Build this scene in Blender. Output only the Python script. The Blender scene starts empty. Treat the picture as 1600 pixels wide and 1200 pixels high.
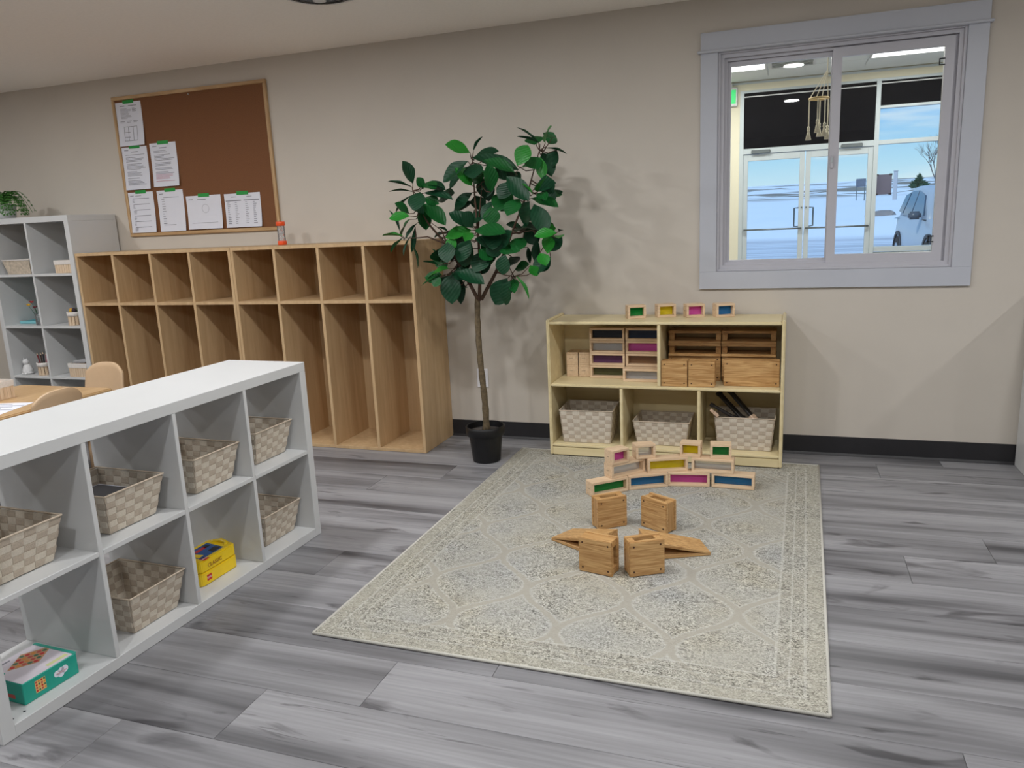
import bpy, bmesh, math, random
from mathutils import Vector, Matrix
random.seed(7)
scn = bpy.context.scene
COL = scn.collection
PI = math.pi

# ------------------------------------------------------------------ camera
cam_d = bpy.data.cameras.new('camera'); cam = bpy.data.objects.new('camera', cam_d); COL.objects.link(cam)
RX = Vector((0.9437457867481989, 0.32760101012059195, -0.04496074024069033))
RY = Vector((0.026644668617303337, -0.2108640619374354, -0.9771521933749724))
RZ = Vector((-0.32959664990605886, 0.9209853014848897, -0.2077308903834229))
m = Matrix.Identity(4)
for i in range(3):
    m[i][0] = RX[i]; m[i][1] = -RY[i]; m[i][2] = -RZ[i]
m[0][3], m[1][3], m[2][3] = 0.0, -4.283, 1.3042
cam.matrix_world = m
cam_d.sensor_width = 36.0; cam_d.lens = 36.0 * 1206.64 / 1600.0
cam_d.clip_start = 0.05; cam_d.clip_end = 500
scn.camera = cam

# ------------------------------------------------------------------ view / exposure
scn.view_settings.view_transform = 'Standard'
scn.view_settings.look = 'None'
scn.view_settings.gamma = 1.0
scn.view_settings.use_curve_mapping = False
scn.view_settings.exposure = 0.0

ROOM_LAMP_W = 14.4       # each recessed round lamp
LOBBY_LAMP_W = 42.0      # each lobby troffer
SKY_STRENGTH = 1.12

# ------------------------------------------------------------------ world: pale winter sky
world = bpy.data.worlds.new('winter_sky'); scn.world = world; world.use_nodes = True
nt = world.node_tree; nt.nodes.clear()
def N(nt, typ, **kw):
    n = nt.nodes.new(typ)
    for k, v in kw.items(): setattr(n, k, v)
    return n
tc = N(nt, 'ShaderNodeTexCoord'); sep = N(nt, 'ShaderNodeSeparateXYZ')
nt.links.new(tc.outputs['Generated'], sep.inputs[0])
ramp = N(nt, 'ShaderNodeValToRGB'); nt.links.new(sep.outputs['Z'], ramp.inputs[0])
e = ramp.color_ramp.elements
e[0].position = 0.0; e[0].color = (0.78, 0.92, 1.0, 1)
e[1].position = 0.40; e[1].color = (0.20, 0.48, 0.95, 1)
x = ramp.color_ramp.elements.new(0.05); x.color = (0.50, 0.78, 1.0, 1)
x = ramp.color_ramp.elements.new(0.11); x.color = (0.27, 0.58, 1.0, 1)
mp = N(nt, 'ShaderNodeMapping'); mp.inputs['Scale'].default_value = (2.5, 2.5, 16)
nt.links.new(tc.outputs['Generated'], mp.inputs[0])
cl = N(nt, 'ShaderNodeTexNoise'); cl.inputs['Scale'].default_value = 2.2; cl.inputs['Detail'].default_value = 6
nt.links.new(mp.outputs[0], cl.inputs['Vector'])
cr = N(nt, 'ShaderNodeValToRGB'); cr.color_ramp.elements[0].position = .48; cr.color_ramp.elements[1].position = .72
nt.links.new(cl.outputs['Fac'], cr.inputs[0])
mx = N(nt, 'ShaderNodeMixRGB'); nt.links.new(cr.outputs[0], mx.inputs[0]); nt.links.new(ramp.outputs[0], mx.inputs[1]); mx.inputs[2].default_value = (.92, .96, 1.0, 1)
bg = N(nt, 'ShaderNodeBackground'); bg.inputs['Strength'].default_value = SKY_STRENGTH
nt.links.new(mx.outputs[0], bg.inputs['Color'])
wo = N(nt, 'ShaderNodeOutputWorld'); nt.links.new(bg.outputs[0], wo.inputs[0])

# low winter sun on the snow outside (high behind the building, does not enter the rooms)
sd = bpy.data.lights.new('winter_sun', 'SUN'); sd.energy = 1.5; sd.angle = math.radians(2); sd.color = (1.0, .95, .88)
so = bpy.data.objects.new('winter_sun', sd); COL.objects.link(so); so.rotation_euler = (math.radians(48), 0, math.radians(-35))

# ------------------------------------------------------------------ materials
def lin(r, g, b):
    f = lambda c: ((c/255)/12.92 if c/255 <= .04045 else (((c/255)+.055)/1.055)**2.4)
    return (f(r), f(g), f(b), 1)
def new_mat(name):
    m = bpy.data.materials.new(name); m.use_nodes = True
    return m, m.node_tree, m.node_tree.nodes['Principled BSDF']
def plain(name, c, rough=.5, metal=0, noise=0.0, nscale=40, bump=0.0, spec=.5, emit=None, es=0):
    m, nt, b = new_mat(name)
    b.inputs['Roughness'].default_value = rough; b.inputs['Metallic'].default_value = metal
    b.inputs['Specular IOR Level'].default_value = spec
    b.inputs['Base Color'].default_value = c
    if noise or bump:
        t = N(nt, 'ShaderNodeTexCoord'); n = N(nt, 'ShaderNodeTexNoise'); n.inputs['Scale'].default_value = nscale; n.inputs['Detail'].default_value = 4
        nt.links.new(t.outputs['Object'], n.inputs['Vector'])
        if noise:
            r = N(nt, 'ShaderNodeValToRGB')
            r.color_ramp.elements[0].color = tuple(v*(1-noise) for v in c[:3])+(1,)
            r.color_ramp.elements[1].color = tuple(min(1, v*(1+noise)) for v in c[:3])+(1,)
            r.color_ramp.elements[0].position = .3; r.color_ramp.elements[1].position = .7
            nt.links.new(n.outputs['Fac'], r.inputs[0]); nt.links.new(r.outputs[0], b.inputs['Base Color'])
        if bump:
            bp = N(nt, 'ShaderNodeBump'); bp.inputs['Strength'].default_value = bump; bp.inputs['Distance'].default_value = .002
            nt.links.new(n.outputs['Fac'], bp.inputs['Height']); nt.links.new(bp.outputs[0], b.inputs['Normal'])
    if emit:
        b.inputs['Emission Color'].default_value = emit; b.inputs['Emission Strength'].default_value = es
    return m
def wood(name, c1, c2, axis='X', scale=1.0, rough=.45, contrast=(.35, .65), rings=0.0, spec=.4):
    """grain stretched along an axis of the piece, shifted per piece"""
    m, nt, b = new_mat(name)
    t = N(nt, 'ShaderNodeTexCoord'); oi = N(nt, 'ShaderNodeObjectInfo')
    mu = N(nt, 'ShaderNodeMath', operation='MULTIPLY'); mu.inputs[1].default_value = 37.0; nt.links.new(oi.outputs['Random'], mu.inputs[0])
    cmb = N(nt, 'ShaderNodeCombineXYZ')
    for i in range(3): nt.links.new(mu.outputs[0], cmb.inputs[i])
    ad = N(nt, 'ShaderNodeVectorMath', operation='ADD'); nt.links.new(t.outputs['Object'], ad.inputs[0]); nt.links.new(cmb.outputs[0], ad.inputs[1])
    mp = N(nt, 'ShaderNodeMapping')
    s = {'X': (2, 30, 30), 'Y': (30, 2, 30), 'Z': (30, 30, 2)}[axis]
    mp.inputs['Scale'].default_value = tuple(v*scale for v in s)
    nt.links.new(ad.outputs[0], mp.inputs[0])
    n = N(nt, 'ShaderNodeTexNoise'); n.inputs['Scale'].default_value = 1.6; n.inputs['Detail'].default_value = 6; n.inputs['Distortion'].default_value = .6+rings
    nt.links.new(mp.outputs[0], n.inputs['Vector'])
    r = N(nt, 'ShaderNodeValToRGB'); r.color_ramp.elements[0].position = contrast[0]; r.color_ramp.elements[1].position = contrast[1]
    r.color_ramp.elements[0].color = c1; r.color_ramp.elements[1].color = c2
    nt.links.new(n.outputs['Fac'], r.inputs[0]); nt.links.new(r.outputs[0], b.inputs['Base Color'])
    b.inputs['Roughness'].default_value = rough; b.inputs['Specular IOR Level'].default_value = spec
    bp = N(nt, 'ShaderNodeBump'); bp.inputs['Strength'].default_value = .08; bp.inputs['Distance'].default_value = .001
    nt.links.new(n.outputs['Fac'], bp.inputs['Height']); nt.links.new(bp.outputs[0], b.inputs['Normal'])
    return m
def glass(name, tint=(1, 1, 1, 1), refl=1.0):
    m = bpy.data.materials.new(name); m.use_nodes = True; nt = m.node_tree; nt.nodes.clear()
    o = N(nt, 'ShaderNodeOutputMaterial'); t = N(nt, 'ShaderNodeBsdfTransparent'); t.inputs[0].default_value = tint
    g = N(nt, 'ShaderNodeBsdfGlossy'); g.inputs['Roughness'].default_value = .01
    f = N(nt, 'ShaderNodeFresnel'); f.inputs[0].default_value = 1.45
    mu = N(nt, 'ShaderNodeMath', operation='MULTIPLY'); mu.inputs[1].default_value = refl; nt.links.new(f.outputs[0], mu.inputs[0])
    x = N(nt, 'ShaderNodeMixShader'); nt.links.new(mu.outputs[0], x.inputs[0]); nt.links.new(t.outputs[0], x.inputs[1]); nt.links.new(g.outputs[0], x.inputs[2])
    nt.links.new(x.outputs[0], o.inputs[0])
    return m
def acrylic(name, c, clear=.45):
    """tinted see-through plastic sheet: part scattering, part transparent"""
    m = bpy.data.materials.new(name); m.use_nodes = True; nt = m.node_tree; nt.nodes.clear()
    o = N(nt, 'ShaderNodeOutputMaterial'); t = N(nt, 'ShaderNodeBsdfTransparent'); t.inputs[0].default_value = c
    tr = N(nt, 'ShaderNodeBsdfTranslucent'); tr.inputs[0].default_value = c
    d = N(nt, 'ShaderNodeBsdfDiffuse'); d.inputs[0].default_value = c
    g = N(nt, 'ShaderNodeBsdfGlossy'); g.inputs['Roughness'].default_value = .12
    a1 = N(nt, 'ShaderNodeMixShader'); a1.inputs[0].default_value = .3; nt.links.new(d.outputs[0], a1.inputs[1]); nt.links.new(tr.outputs[0], a1.inputs[2])
    a2 = N(nt, 'ShaderNodeMixShader'); a2.inputs[0].default_value = clear; nt.links.new(a1.outputs[0], a2.inputs[1]); nt.links.new(t.outputs[0], a2.inputs[2])
    f = N(nt, 'ShaderNodeFresnel')
    a3 = N(nt, 'ShaderNodeMixShader'); nt.links.new(f.outputs[0], a3.inputs[0]); nt.links.new(a2.outputs[0], a3.inputs[1]); nt.links.new(g.outputs[0], a3.inputs[2])
    nt.links.new(a3.outputs[0], o.inputs[0])
    return m

M = {}
M['wall'] = plain('wall_paint', lin(204, 196, 185), .75, noise=.02, nscale=3, bump=.12)
M['ceil'] = plain('ceiling_paint', lin(246, 241, 234), .9, noise=.02, nscale=60, bump=.35)
M['base'] = plain('vinyl_base', lin(36, 35, 38), .5, noise=.08, nscale=20)
M['trim'] = plain('white_trim_paint', lin(192, 195, 204), .4, noise=.01, nscale=8)
M['vinyl'] = plain('white_vinyl', lin(194, 193, 200), .35, noise=.01, nscale=8)
M['white'] = plain('white_foil', lin(205, 206, 206), .35, noise=.012, nscale=6)
M['maple'] = wood('maple_laminate', lin(188, 156, 116), lin(204, 174, 134), 'Z', .7, .5, (.3, .7))
M['birch'] = wood('birch_ply_cream', lin(220, 203, 158), lin(232, 217, 176), 'X', .6, .38, (.3, .7))
M['beech'] = wood('beech_block', lin(214, 184, 150), lin(232, 206, 174), 'X', 2.0, .55, (.3, .7))
M['oak'] = wood('hardwood_block', lin(162, 116, 66), lin(210, 170, 116), 'X', 1.6, .42, (.3, .66), 1.2)
M['oak2'] = wood('hardwood_block_upright', lin(172, 128, 78), lin(202, 160, 106), 'Z', 1.6, .42, (.3, .68), .8)
M['dowel'] = plain('dowel_end', lin(74, 44, 22), .6, noise=.1, nscale=200)
M['tabletop'] = wood('table_maple', lin(184, 148, 104), lin(204, 170, 126), 'Y', .8, .35, (.3, .7))
M['chair'] = plain('tan_plastic', lin(202, 172, 138), .5, noise=.02, nscale=30)
M['cork'] = plain('cork', lin(122, 80, 50), .9, noise=.14, nscale=220, bump=.3)
M['frame'] = wood('pine_frame', lin(176, 140, 98), lin(204, 172, 130), 'X', 1.2, .5)
M['paper'] = plain('white_paper', lin(226, 228, 238), .8, noise=.01, nscale=20)
M['ink'] = plain('grey_ink', lin(120, 120, 130), .8, noise=.05, nscale=60)
M['inkr'] = plain('red_ink', lin(190, 120, 140), .8, noise=.05, nscale=60)
M['tape'] = plain('green_tape', lin(28, 150, 60), .5, noise=.04, nscale=80)
M['black'] = plain('black_plastic', lin(14, 14, 16), .45, noise=.1, nscale=40)
M['soil'] = plain('dark_soil', lin(72, 66, 62), .95, noise=.4, nscale=140, bump=.6)
M['bark'] = plain('grey_brown_bark', lin(98, 84, 62), .85, noise=.35, nscale=60, bump=1.0)
M['twig'] = plain('brown_twig', lin(84, 62, 48), .8, noise=.25, nscale=80, bump=.5)
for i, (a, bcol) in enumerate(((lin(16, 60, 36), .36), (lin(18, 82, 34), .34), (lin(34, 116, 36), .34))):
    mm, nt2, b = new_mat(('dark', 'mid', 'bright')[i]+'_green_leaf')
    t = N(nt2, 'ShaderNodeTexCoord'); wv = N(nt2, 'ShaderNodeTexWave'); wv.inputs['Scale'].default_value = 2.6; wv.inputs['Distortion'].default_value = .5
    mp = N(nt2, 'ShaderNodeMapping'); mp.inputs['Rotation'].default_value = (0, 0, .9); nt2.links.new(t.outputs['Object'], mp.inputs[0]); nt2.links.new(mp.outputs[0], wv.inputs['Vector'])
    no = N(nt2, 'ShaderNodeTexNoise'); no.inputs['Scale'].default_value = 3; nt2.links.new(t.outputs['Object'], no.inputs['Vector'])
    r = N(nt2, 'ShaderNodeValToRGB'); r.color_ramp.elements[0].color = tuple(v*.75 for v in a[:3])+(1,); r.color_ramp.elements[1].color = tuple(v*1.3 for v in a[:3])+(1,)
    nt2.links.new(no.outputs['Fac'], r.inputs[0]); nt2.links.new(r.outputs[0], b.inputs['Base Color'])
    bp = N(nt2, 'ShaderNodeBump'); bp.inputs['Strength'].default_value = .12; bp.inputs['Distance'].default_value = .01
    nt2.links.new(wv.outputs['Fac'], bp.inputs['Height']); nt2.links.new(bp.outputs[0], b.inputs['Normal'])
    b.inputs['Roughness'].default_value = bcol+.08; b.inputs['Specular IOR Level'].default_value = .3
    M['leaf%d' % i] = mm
M['plate'] = plain('outlet_white', lin(236, 236, 240), .35, noise=.01, nscale=10)
M['rib'] = plain('pale_midrib', lin(60, 130, 60), .5, noise=.05, nscale=20)
M['strapL'] = plain('light_strap', lin(212, 202, 186), .85, noise=.08, nscale=260, bump=.4)
M['strapD'] = plain('taupe_strap', lin(188, 174, 157), .85, noise=.1, nscale=260, bump=.4)
M['rim'] = plain('strap_rim', lin(198, 182, 162), .85, noise=.08, nscale=200, bump=.3)
M['glass'] = glass('clear_glass', (.97, .985, .98, 1), 1.0)
M['glass_s'] = glass('storefront_glass', (.93, .96, .96, 1), .8)
M['alu'] = plain('pale_aluminium', lin(192, 201, 204), .45, .1, noise=.02, nscale=10)
M['steel'] = plain('steel_handle', lin(120, 128, 130), .35, .7, noise=.02, nscale=10)
M['shade'] = plain('black_shade', lin(20, 20, 24), .9, noise=.15, nscale=12, spec=.1)
M['lobby'] = plain('lobby_paint', lin(226, 220, 196), .7, noise=.015, nscale=4)
M['tile'] = plain('ceiling_tile', lin(214, 218, 216), .9, noise=.05, nscale=120, bump=.3)
M['lens'] = plain('lit_diffuser', (1, 1, 1, 1), .5, noise=.005, nscale=5, emit=(1, .97, .93, 1), es=14)
M['lens2'] = plain('lit_troffer', (1, 1, 1, 1), .5, noise=.005, nscale=5, emit=(1, .99, .96, 1), es=3.0)
M['exit'] = plain('lit_green_face', lin(20, 190, 100), .4, noise=.02, nscale=10, emit=lin(20, 200, 100), es=.7)
M['teal'] = plain('teal_card', lin(28, 158, 138), .45, noise=.03, nscale=30)
M['pinkgrey'] = plain('pale_card_print', lin(214, 206, 214), .5, noise=.05, nscale=14)
M['yellow'] = plain('yellow_plastic', lin(240, 204, 24), .35, noise=.05, nscale=20)
M['red'] = plain('red_plastic', lin(196, 30, 28), .4, noise=.04, nscale=20)
M['blue'] = plain('blue_plastic', lin(30, 84, 150), .4, noise=.08, nscale=30)
M['dark'] = plain('dark_print', lin(36, 34, 40), .5, noise=.1, nscale=30)
M['orange'] = plain('orange_plastic', lin(240, 84, 30), .35, noise=.04, nscale=40)
M['snow'] = None

# acrylic colours
ACR = {'green': acrylic('green_acrylic', (.01, .40, .07, 1), .35), 'blue': acrylic('blue_acrylic', (.03, .30, .68, 1), .35), 'pink': acrylic('pink_acrylic', (.95, .16, .66, 1), .35),
       'yellow': acrylic('yellow_acrylic', (1.0, .86, .02, 1), .35), 'clear': acrylic('clear_acrylic', (.97, .98, .99, 1), .62), 'purple': acrylic('purple_acrylic', (.26, .10, .24, 1)),
       'amber': acrylic('amber_acrylic', (.42, .22, .10, 1)), 'olive': acrylic('olive_acrylic', (.16, .17, .06, 1)), 'navy': acrylic('dark_blue_acrylic', (.02, .05, .12, 1)), 'smoke': acrylic('smoky_acrylic', (.03, .035, .045, 1), .3)}

# ------------------------------------------------------------------ mesh helpers
class MB:
    def __init__(s): s.v = []; s.f = []
    def add(s, vs, fs):
        o = len(s.v); s.v += [tuple(v) for v in vs]; s.f += [tuple(i+o for i in f) for f in fs]; return s
    def box(s, x0, x1, y0, y1, z0, z1):
        return s.add([(x0,y0,z0),(x1,y0,z0),(x1,y1,z0),(x0,y1,z0),(x0,y0,z1),(x1,y0,z1),(x1,y1,z1),(x0,y1,z1)],
                     [(0,3,2,1),(4,5,6,7),(0,1,5,4),(1,2,6,5),(2,3,7,6),(3,0,4,7)])
    def prism(s, poly, z0, z1):
        n = len(poly)
        return s.add([(x,y,z0) for x,y in poly]+[(x,y,z1) for x,y in poly], [tuple(range(n-1,-1,-1)), tuple(range(n,2*n))]+[(i,(i+1)%n,(i+1)%n+n,i+n) for i in range(n)])
    def tube(s, pts, radii, n=8, caps=True):
        P = [Vector(p) for p in pts]; rings = []
        up = None
        for i, p in enumerate(P):
            t = (P[min(i+1,len(P)-1)]-P[max(i-1,0)]).normalized()
            if up is None: up = t.orthogonal().normalized()
            a = (up - t*up.dot(t)).normalized(); up = a; b = t.cross(a)
            r = radii[i] if isinstance(radii, (list, tuple)) else radii
            rings.append([p+(a*math.cos(2*PI*k/n)+b*math.sin(2*PI*k/n))*r for k in range(n)])
        vs = [v for r in rings for v in r]; fs = []
        for i in range(len(P)-1):
            for k in range(n): fs.append((i*n+k, i*n+(k+1)%n, (i+1)*n+(k+1)%n, (i+1)*n+k))
        if caps: fs += [tuple(range(n-1,-1,-1)), tuple((len(P)-1)*n+k for k in range(n))]
        return s.add(vs, fs)
    def lathe(s, prof, n=32, c=(0,0,0), caps=True):
        vs = [(c[0]+r*math.cos(2*PI*k/n), c[1]+r*math.sin(2*PI*k/n), c[2]+z) for r, z in prof for k in range(n)]; fs = []
        for i in range(len(prof)-1):
            for k in range(n): fs.append((i*n+k, i*n+(k+1)%n, (i+1)*n+(k+1)%n, (i+1)*n+k))
        if caps: fs += [tuple(range(n-1,-1,-1)), tuple((len(prof)-1)*n+k for k in range(n))]
        return s.add(vs, fs)
    def mesh(s, name, bevel=0, smooth=False, seg=1):
        me = bpy.data.meshes.new(name); me.from_pydata(s.v, [], s.f)
        bm = bmesh.new(); bm.from_mesh(me)
        bmesh.ops.recalc_face_normals(bm, faces=bm.faces[:])
        if bevel: bmesh.ops.bevel(bm, geom=bm.edges[:], offset=bevel, segments=seg, affect='EDGES', clamp_overlap=True)
        bm.to_mesh(me); bm.free()
        if smooth:
            for p in me.polygons: p.use_smooth = True
        return me
def obj(name, me, mat=None, parent=None, loc=None, rot=None):
    if mat is not None and not me.materials: me.materials.append(mat)
    o = bpy.data.objects.new(name, me); COL.objects.link(o)
    if parent is not None: o.parent = parent
    if loc is not None: o.location = loc
    if rot is not None: o.rotation_euler = rot
    return o
def box(name, x0, x1, y0, y1, z0, z1, mat, parent=None, bevel=0.0, seg=1):
    c = ((x0+x1)/2, (y0+y1)/2, (z0+z1)/2)
    me = MB().box(x0-c[0], x1-c[0], y0-c[1], y1-c[1], z0-c[2], z1-c[2]).mesh(name, bevel, seg=seg)
    return obj(name, me, mat, parent, c)
def tag(o, label=None, cat=None, group=None, kind=None):
    if label: o['label'] = label
    if cat: o['category'] = cat
    if group: o['group'] = group
    if kind: o['kind'] = kind
    return o
def thing(name, label=None, cat=None, loc=(0,0,0), rz=0, group=None, kind=None):
    o = bpy.data.objects.new(name, None); COL.objects.link(o); o.empty_display_size = .05
    o.location = loc; o.rotation_euler = (0, 0, rz)
    return tag(o, label, cat, group, kind)
def kids(o): return [c for c in bpy.data.objects if c.parent == o]
def dup(root, loc, rz=0, label=None, parent=None):
    ch = kids(root)
    r = root.copy(); COL.objects.link(r); r.location = loc; r.rotation_euler = (0, 0, rz); r.parent = parent
    if label: r['label'] = label
    for c in ch:
        d = c.copy(); COL.objects.link(d); d.parent = r
        for g in kids(c):
            q = g.copy(); COL.objects.link(q); q.parent = d
    return r
def smooth_poly(me):
    for p in me.polygons: p.use_smooth = True
    return me
def text_mesh(txt, size, mat, name, parent, loc, rot, depth=.0003):
    cu = bpy.data.curves.new('txt', 'FONT'); cu.body = txt; cu.size = size; cu.extrude = depth; cu.align_x = 'CENTER'; cu.align_y = 'CENTER'; cu.resolution_u = 2
    to = bpy.data.objects.new('txt', cu); COL.objects.link(to)
    dg = bpy.context.evaluated_depsgraph_get(); me = bpy.data.meshes.new_from_object(to.evaluated_get(dg))
    bpy.data.objects.remove(to); bpy.data.curves.remove(cu)
    me.materials.clear()
    return obj(name, me, mat, parent, loc, rot)

# ================================================================== STRUCTURE: the play room
CZ = 2.345; XL, XR, YF = -6.4, 4.4, -8.4
# back wall with the window opening
OX0, OX1, OZ0, OZ1 = -.346, .762, .986, 2.085
wb = MB()
wb.box(XL-.1, OX0, 0, .14, -.1, 3.3); wb.box(OX1, XR+.1, 0, .14, -.1, 3.3); wb.box(OX0, OX1, 0, .14, -.1, OZ0); wb.box(OX0, OX1, 0, .14, OZ1, 3.3)
tag(obj('wall_back', wb.mesh('wall_back'), M['wall']), kind='structure')
tag(box('wall_left', XL-.1, XL, YF-.1, 0, -.1, CZ+.1, M['wall']), kind='structure')
tag(box('wall_right', XR, XR+.1, YF-.1, 0, -.1, CZ+.1, M['wall']), kind='structure')
tag(box('wall_front', XL, XR, YF-.1, YF, -.1, CZ+.1, M['wall']), kind='structure')
tag(box('ceiling', XL, XR, YF, 0, CZ, CZ+.1, M['ceil']), kind='structure')

# floor: grey vinyl planks, each a piece
def plank_material():
    m, nt, b = new_mat('grey_vinyl_plank')
    t = N(nt, 'ShaderNodeTexCoord'); oi = N(nt, 'ShaderNodeObjectInfo')
    mu = N(nt, 'ShaderNodeMath', operation='MULTIPLY'); mu.inputs[1].default_value = 61.0; nt.links.new(oi.outputs['Random'], mu.inputs[0])
    cmb = N(nt, 'ShaderNodeCombineXYZ'); nt.links.new(mu.outputs[0], cmb.inputs[0]); nt.links.new(mu.outputs[0], cmb.inputs[2])
    ad = N(nt, 'ShaderNodeVectorMath', operation='ADD'); nt.links.new(t.outputs['Object'], ad.inputs[0]); nt.links.new(cmb.outputs[0], ad.inputs[1])
    def noise(sc, scale, det, dist=0):
        mp = N(nt, 'ShaderNodeMapping'); mp.inputs['Scale'].default_value = sc; nt.links.new(ad.outputs[0], mp.inputs[0])
        n = N(nt, 'ShaderNodeTexNoise'); n.inputs['Scale'].default_value = scale; n.inputs['Detail'].default_value = det; n.inputs['Distortion'].default_value = dist
        nt.links.new(mp.outputs[0], n.inputs['Vector']); return n
    def ramp(n, els, out='Fac'):
        r = N(nt, 'ShaderNodeValToRGB')
        el = r.color_ramp.elements
        el[0].position, el[0].color = els[0]; el[1].position, el[1].color = els[-1]
        for p, c in els[1:-1]:
            q = el.new(p); q.color = c
        nt.links.new(n.outputs[out], r.inputs[0]); return r
    broad = noise((.55, 7.5, 1), 1.0, 3, .4)
    r1 = ramp(broad, [(.30, lin(78, 77, 80)), (.40, lin(120, 119, 122)), (.50, lin(144, 143, 146)), (.64, lin(160, 159, 162))])
    fine = noise((3, 90, 1), 1.0, 5, .2)
    r2 = ramp(fine, [(.3, (.80, .80, .80, 1)), (.7, (1.06, 1.06, 1.06, 1))])
    mx = N(nt, 'ShaderNodeMixRGB', blend_type='MULTIPLY'); mx.inputs[0].default_value = 1; nt.links.new(r1.outputs[0], mx.inputs[1]); nt.links.new(r2.outputs[0], mx.inputs[2])
    # knots and dark dashes
    kn = noise((2.4, 9, 1), 1.0, 4, 1.2)
    r3 = ramp(kn, [(.29, (.36, .35, .36, 1)), (.385, (1, 1, 1, 1))])
    mx2 = N(nt, 'ShaderNodeMixRGB', blend_type='MULTIPLY'); mx2.inputs[0].default_value = .9; nt.links.new(mx.outputs[0], mx2.inputs[1]); nt.links.new(r3.outputs[0], mx2.inputs[2])
    cr = noise((2.0, 42, 1), 1.0, 3, 1.6)
    r4 = ramp(cr, [(.28, (.5, .49, .5, 1)), (.35, (1, 1, 1, 1))])
    mx3 = N(nt, 'ShaderNodeMixRGB', blend_type='MULTIPLY'); mx3.inputs[0].default_value = .8; nt.links.new(mx2.outputs[0], mx3.inputs[1]); nt.links.new(r4.outputs[0], mx3.inputs[2])
    hv = N(nt, 'ShaderNodeHueSaturation'); nt.links.new(mx3.outputs[0], hv.inputs['Color'])
    mr = N(nt, 'ShaderNodeMapRange'); mr.inputs['To Min'].default_value = .88; mr.inputs['To Max'].default_value = 1.06; nt.links.new(oi.outputs['Random'], mr.inputs[0]); nt.links.new(mr.outputs[0], hv.inputs['Value'])
    nt.links.new(hv.outputs[0], b.inputs['Base Color'])
    b.inputs['Roughness'].default_value = .42; b.inputs['Specular IOR Level'].default_value = .4
    bp = N(nt, 'ShaderNodeBump'); bp.inputs['Strength'].default_value = .06; bp.inputs['Distance'].default_value = .001
    nt.links.new(fine.outputs['Fac'], bp.inputs['Height']); nt.links.new(bp.outputs[0], b.inputs['Normal'])
    return m
M['plank'] = plank_material()
floor = tag(box('floor', XL, XR, YF, 0, -.1, -.006, M['base']), kind='structure')
PW, PL = .229, 1.52
pl_cache = {}
def plank_piece(x0, x1, y0, y1):
    key = (round(x1-x0, 3), round(y1-y0, 3))
    if key not in pl_cache:
        w, h = key; g = .0006
        pl_cache[key] = MB().box(-w/2+g, w/2-g, -h/2+g, h/2-g, -.006, 0).mesh('plank', .0008)
    o = obj('plank', pl_cache[key], M['plank'], floor, ((x0+x1)/2-floor.location.x, (y0+y1)/2-floor.location.y, -floor.location.z))
    return o
k = -1
while True:
    y1 = -.112-PW*k; y0 = y1-PW
    if y1 <= YF+.01: break
    y1 = min(y1, 0); y0 = max(y0, YF)
    j = .465-.307*k
    while j > XL: j -= PL
    xa = j
    while xa < XR:
        a, b_ = max(xa, XL), min(xa+PL, XR)
        if b_-a > .02: plank_piece(a, b_, y0, y1)
        xa += PL
    k += 1

# baseboards (vinyl cove base)
def baseboard(name, x0, x1):
    n = len(prof := [(0, 0), (.014, 0), (.011, .003), (.0045, .013), (.0035, .100), (0, .103)])
    vs = [(x0, -d, z) for d, z in prof]+[(x1, -d, z) for d, z in prof]
    fs = [(i, (i+1) % n, (i+1) % n+n, i+n) for i in range(n)]+[tuple(range(n-1, -1, -1)), tuple(range(n, 2*n))]
    return tag(obj(name, MB().add(vs, fs).mesh(name), M['base']), kind='structure')
baseboard('baseboard_back', XL, XR)

# ------------------------------------------------------------------ window to the lobby
win = thing('window_1', kind='structure')
def wp(name, x0, x1, y0, y1, z0, z1, mat='trim', bevel=.0012, par=win): return box(name, x0, x1, y0, y1, z0, z1, M[mat], par, bevel)
wp('side_casing', -.432, -.346, -.018, 0, .985, 2.082)
wp('side_casing', .762, .847, -.018, 0, .985, 2.082)
wp('bottom_casing', -.432, .847, -.018, 0, .8935, .985)
wp('head_casing', -.432, .847, -.021, 0, 2.092, 2.178)
wp('head_fillet', -.447, .862, -.034, 0, 2.080, 2.093, bevel=.004)
# jamb liner
wp('jamb', -.346, -.334, -.004, .13, .986, 2.085, 'vinyl'); wp('jamb', .750, .762, -.004, .13, .986, 2.085, 'vinyl')
wp('jamb', -.334, .750, -.004, .13, .986, .998, 'vinyl'); wp('jamb', -.334, .750, -.004, .13, 2.073, 2.085, 'vinyl')
# outer vinyl frame with tracks
def ring(name, x0, x1, z0, z1, t, y0, y1, mat, par, tb=None):
    tb = tb or t
    mb = MB(); mb.box(x0, x0+t, y0, y1, z0, z1); mb.box(x1-t, x1, y0, y1, z0, z1); mb.box(x0+t, x1-t, y0, y1, z0, z0+tb); mb.box(x0+t, x1-t, y0, y1, z1-t, z1)
    return obj(name, mb.mesh(name), M[mat], par)
ring('window_frame', -.334, .750, .998, 2.073, .018, .012, .095, 'vinyl', win)
ring('window_frame', -.316, .732, 1.016, 2.055, .014, .035, .088, 'vinyl', win)
s1 = ring('fixed_sash', -.308, .212, 1.018, 2.040, .022, .056, .082, 'vinyl', win)
obj('pane', MB().box(-.287, .191, .066, .070, 1.039, 2.019).mesh('pane'), M['glass'], s1)
s2 = ring('sliding_sash', .194, .720, 1.014, 2.048, .042, .022, .050, 'vinyl', win, tb=.044)
obj('pane', MB().box(.235, .680, .034, .038, 1.057, 2.007).mesh('pane'), M['glass'], s2)
wp('latch', .200, .212, .010, .024, 1.485, 1.545, 'vinyl', par=win); wp('latch_lever', .203, .209, .004, .012, 1.512, 1.535, 'alu', par=win)
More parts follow.
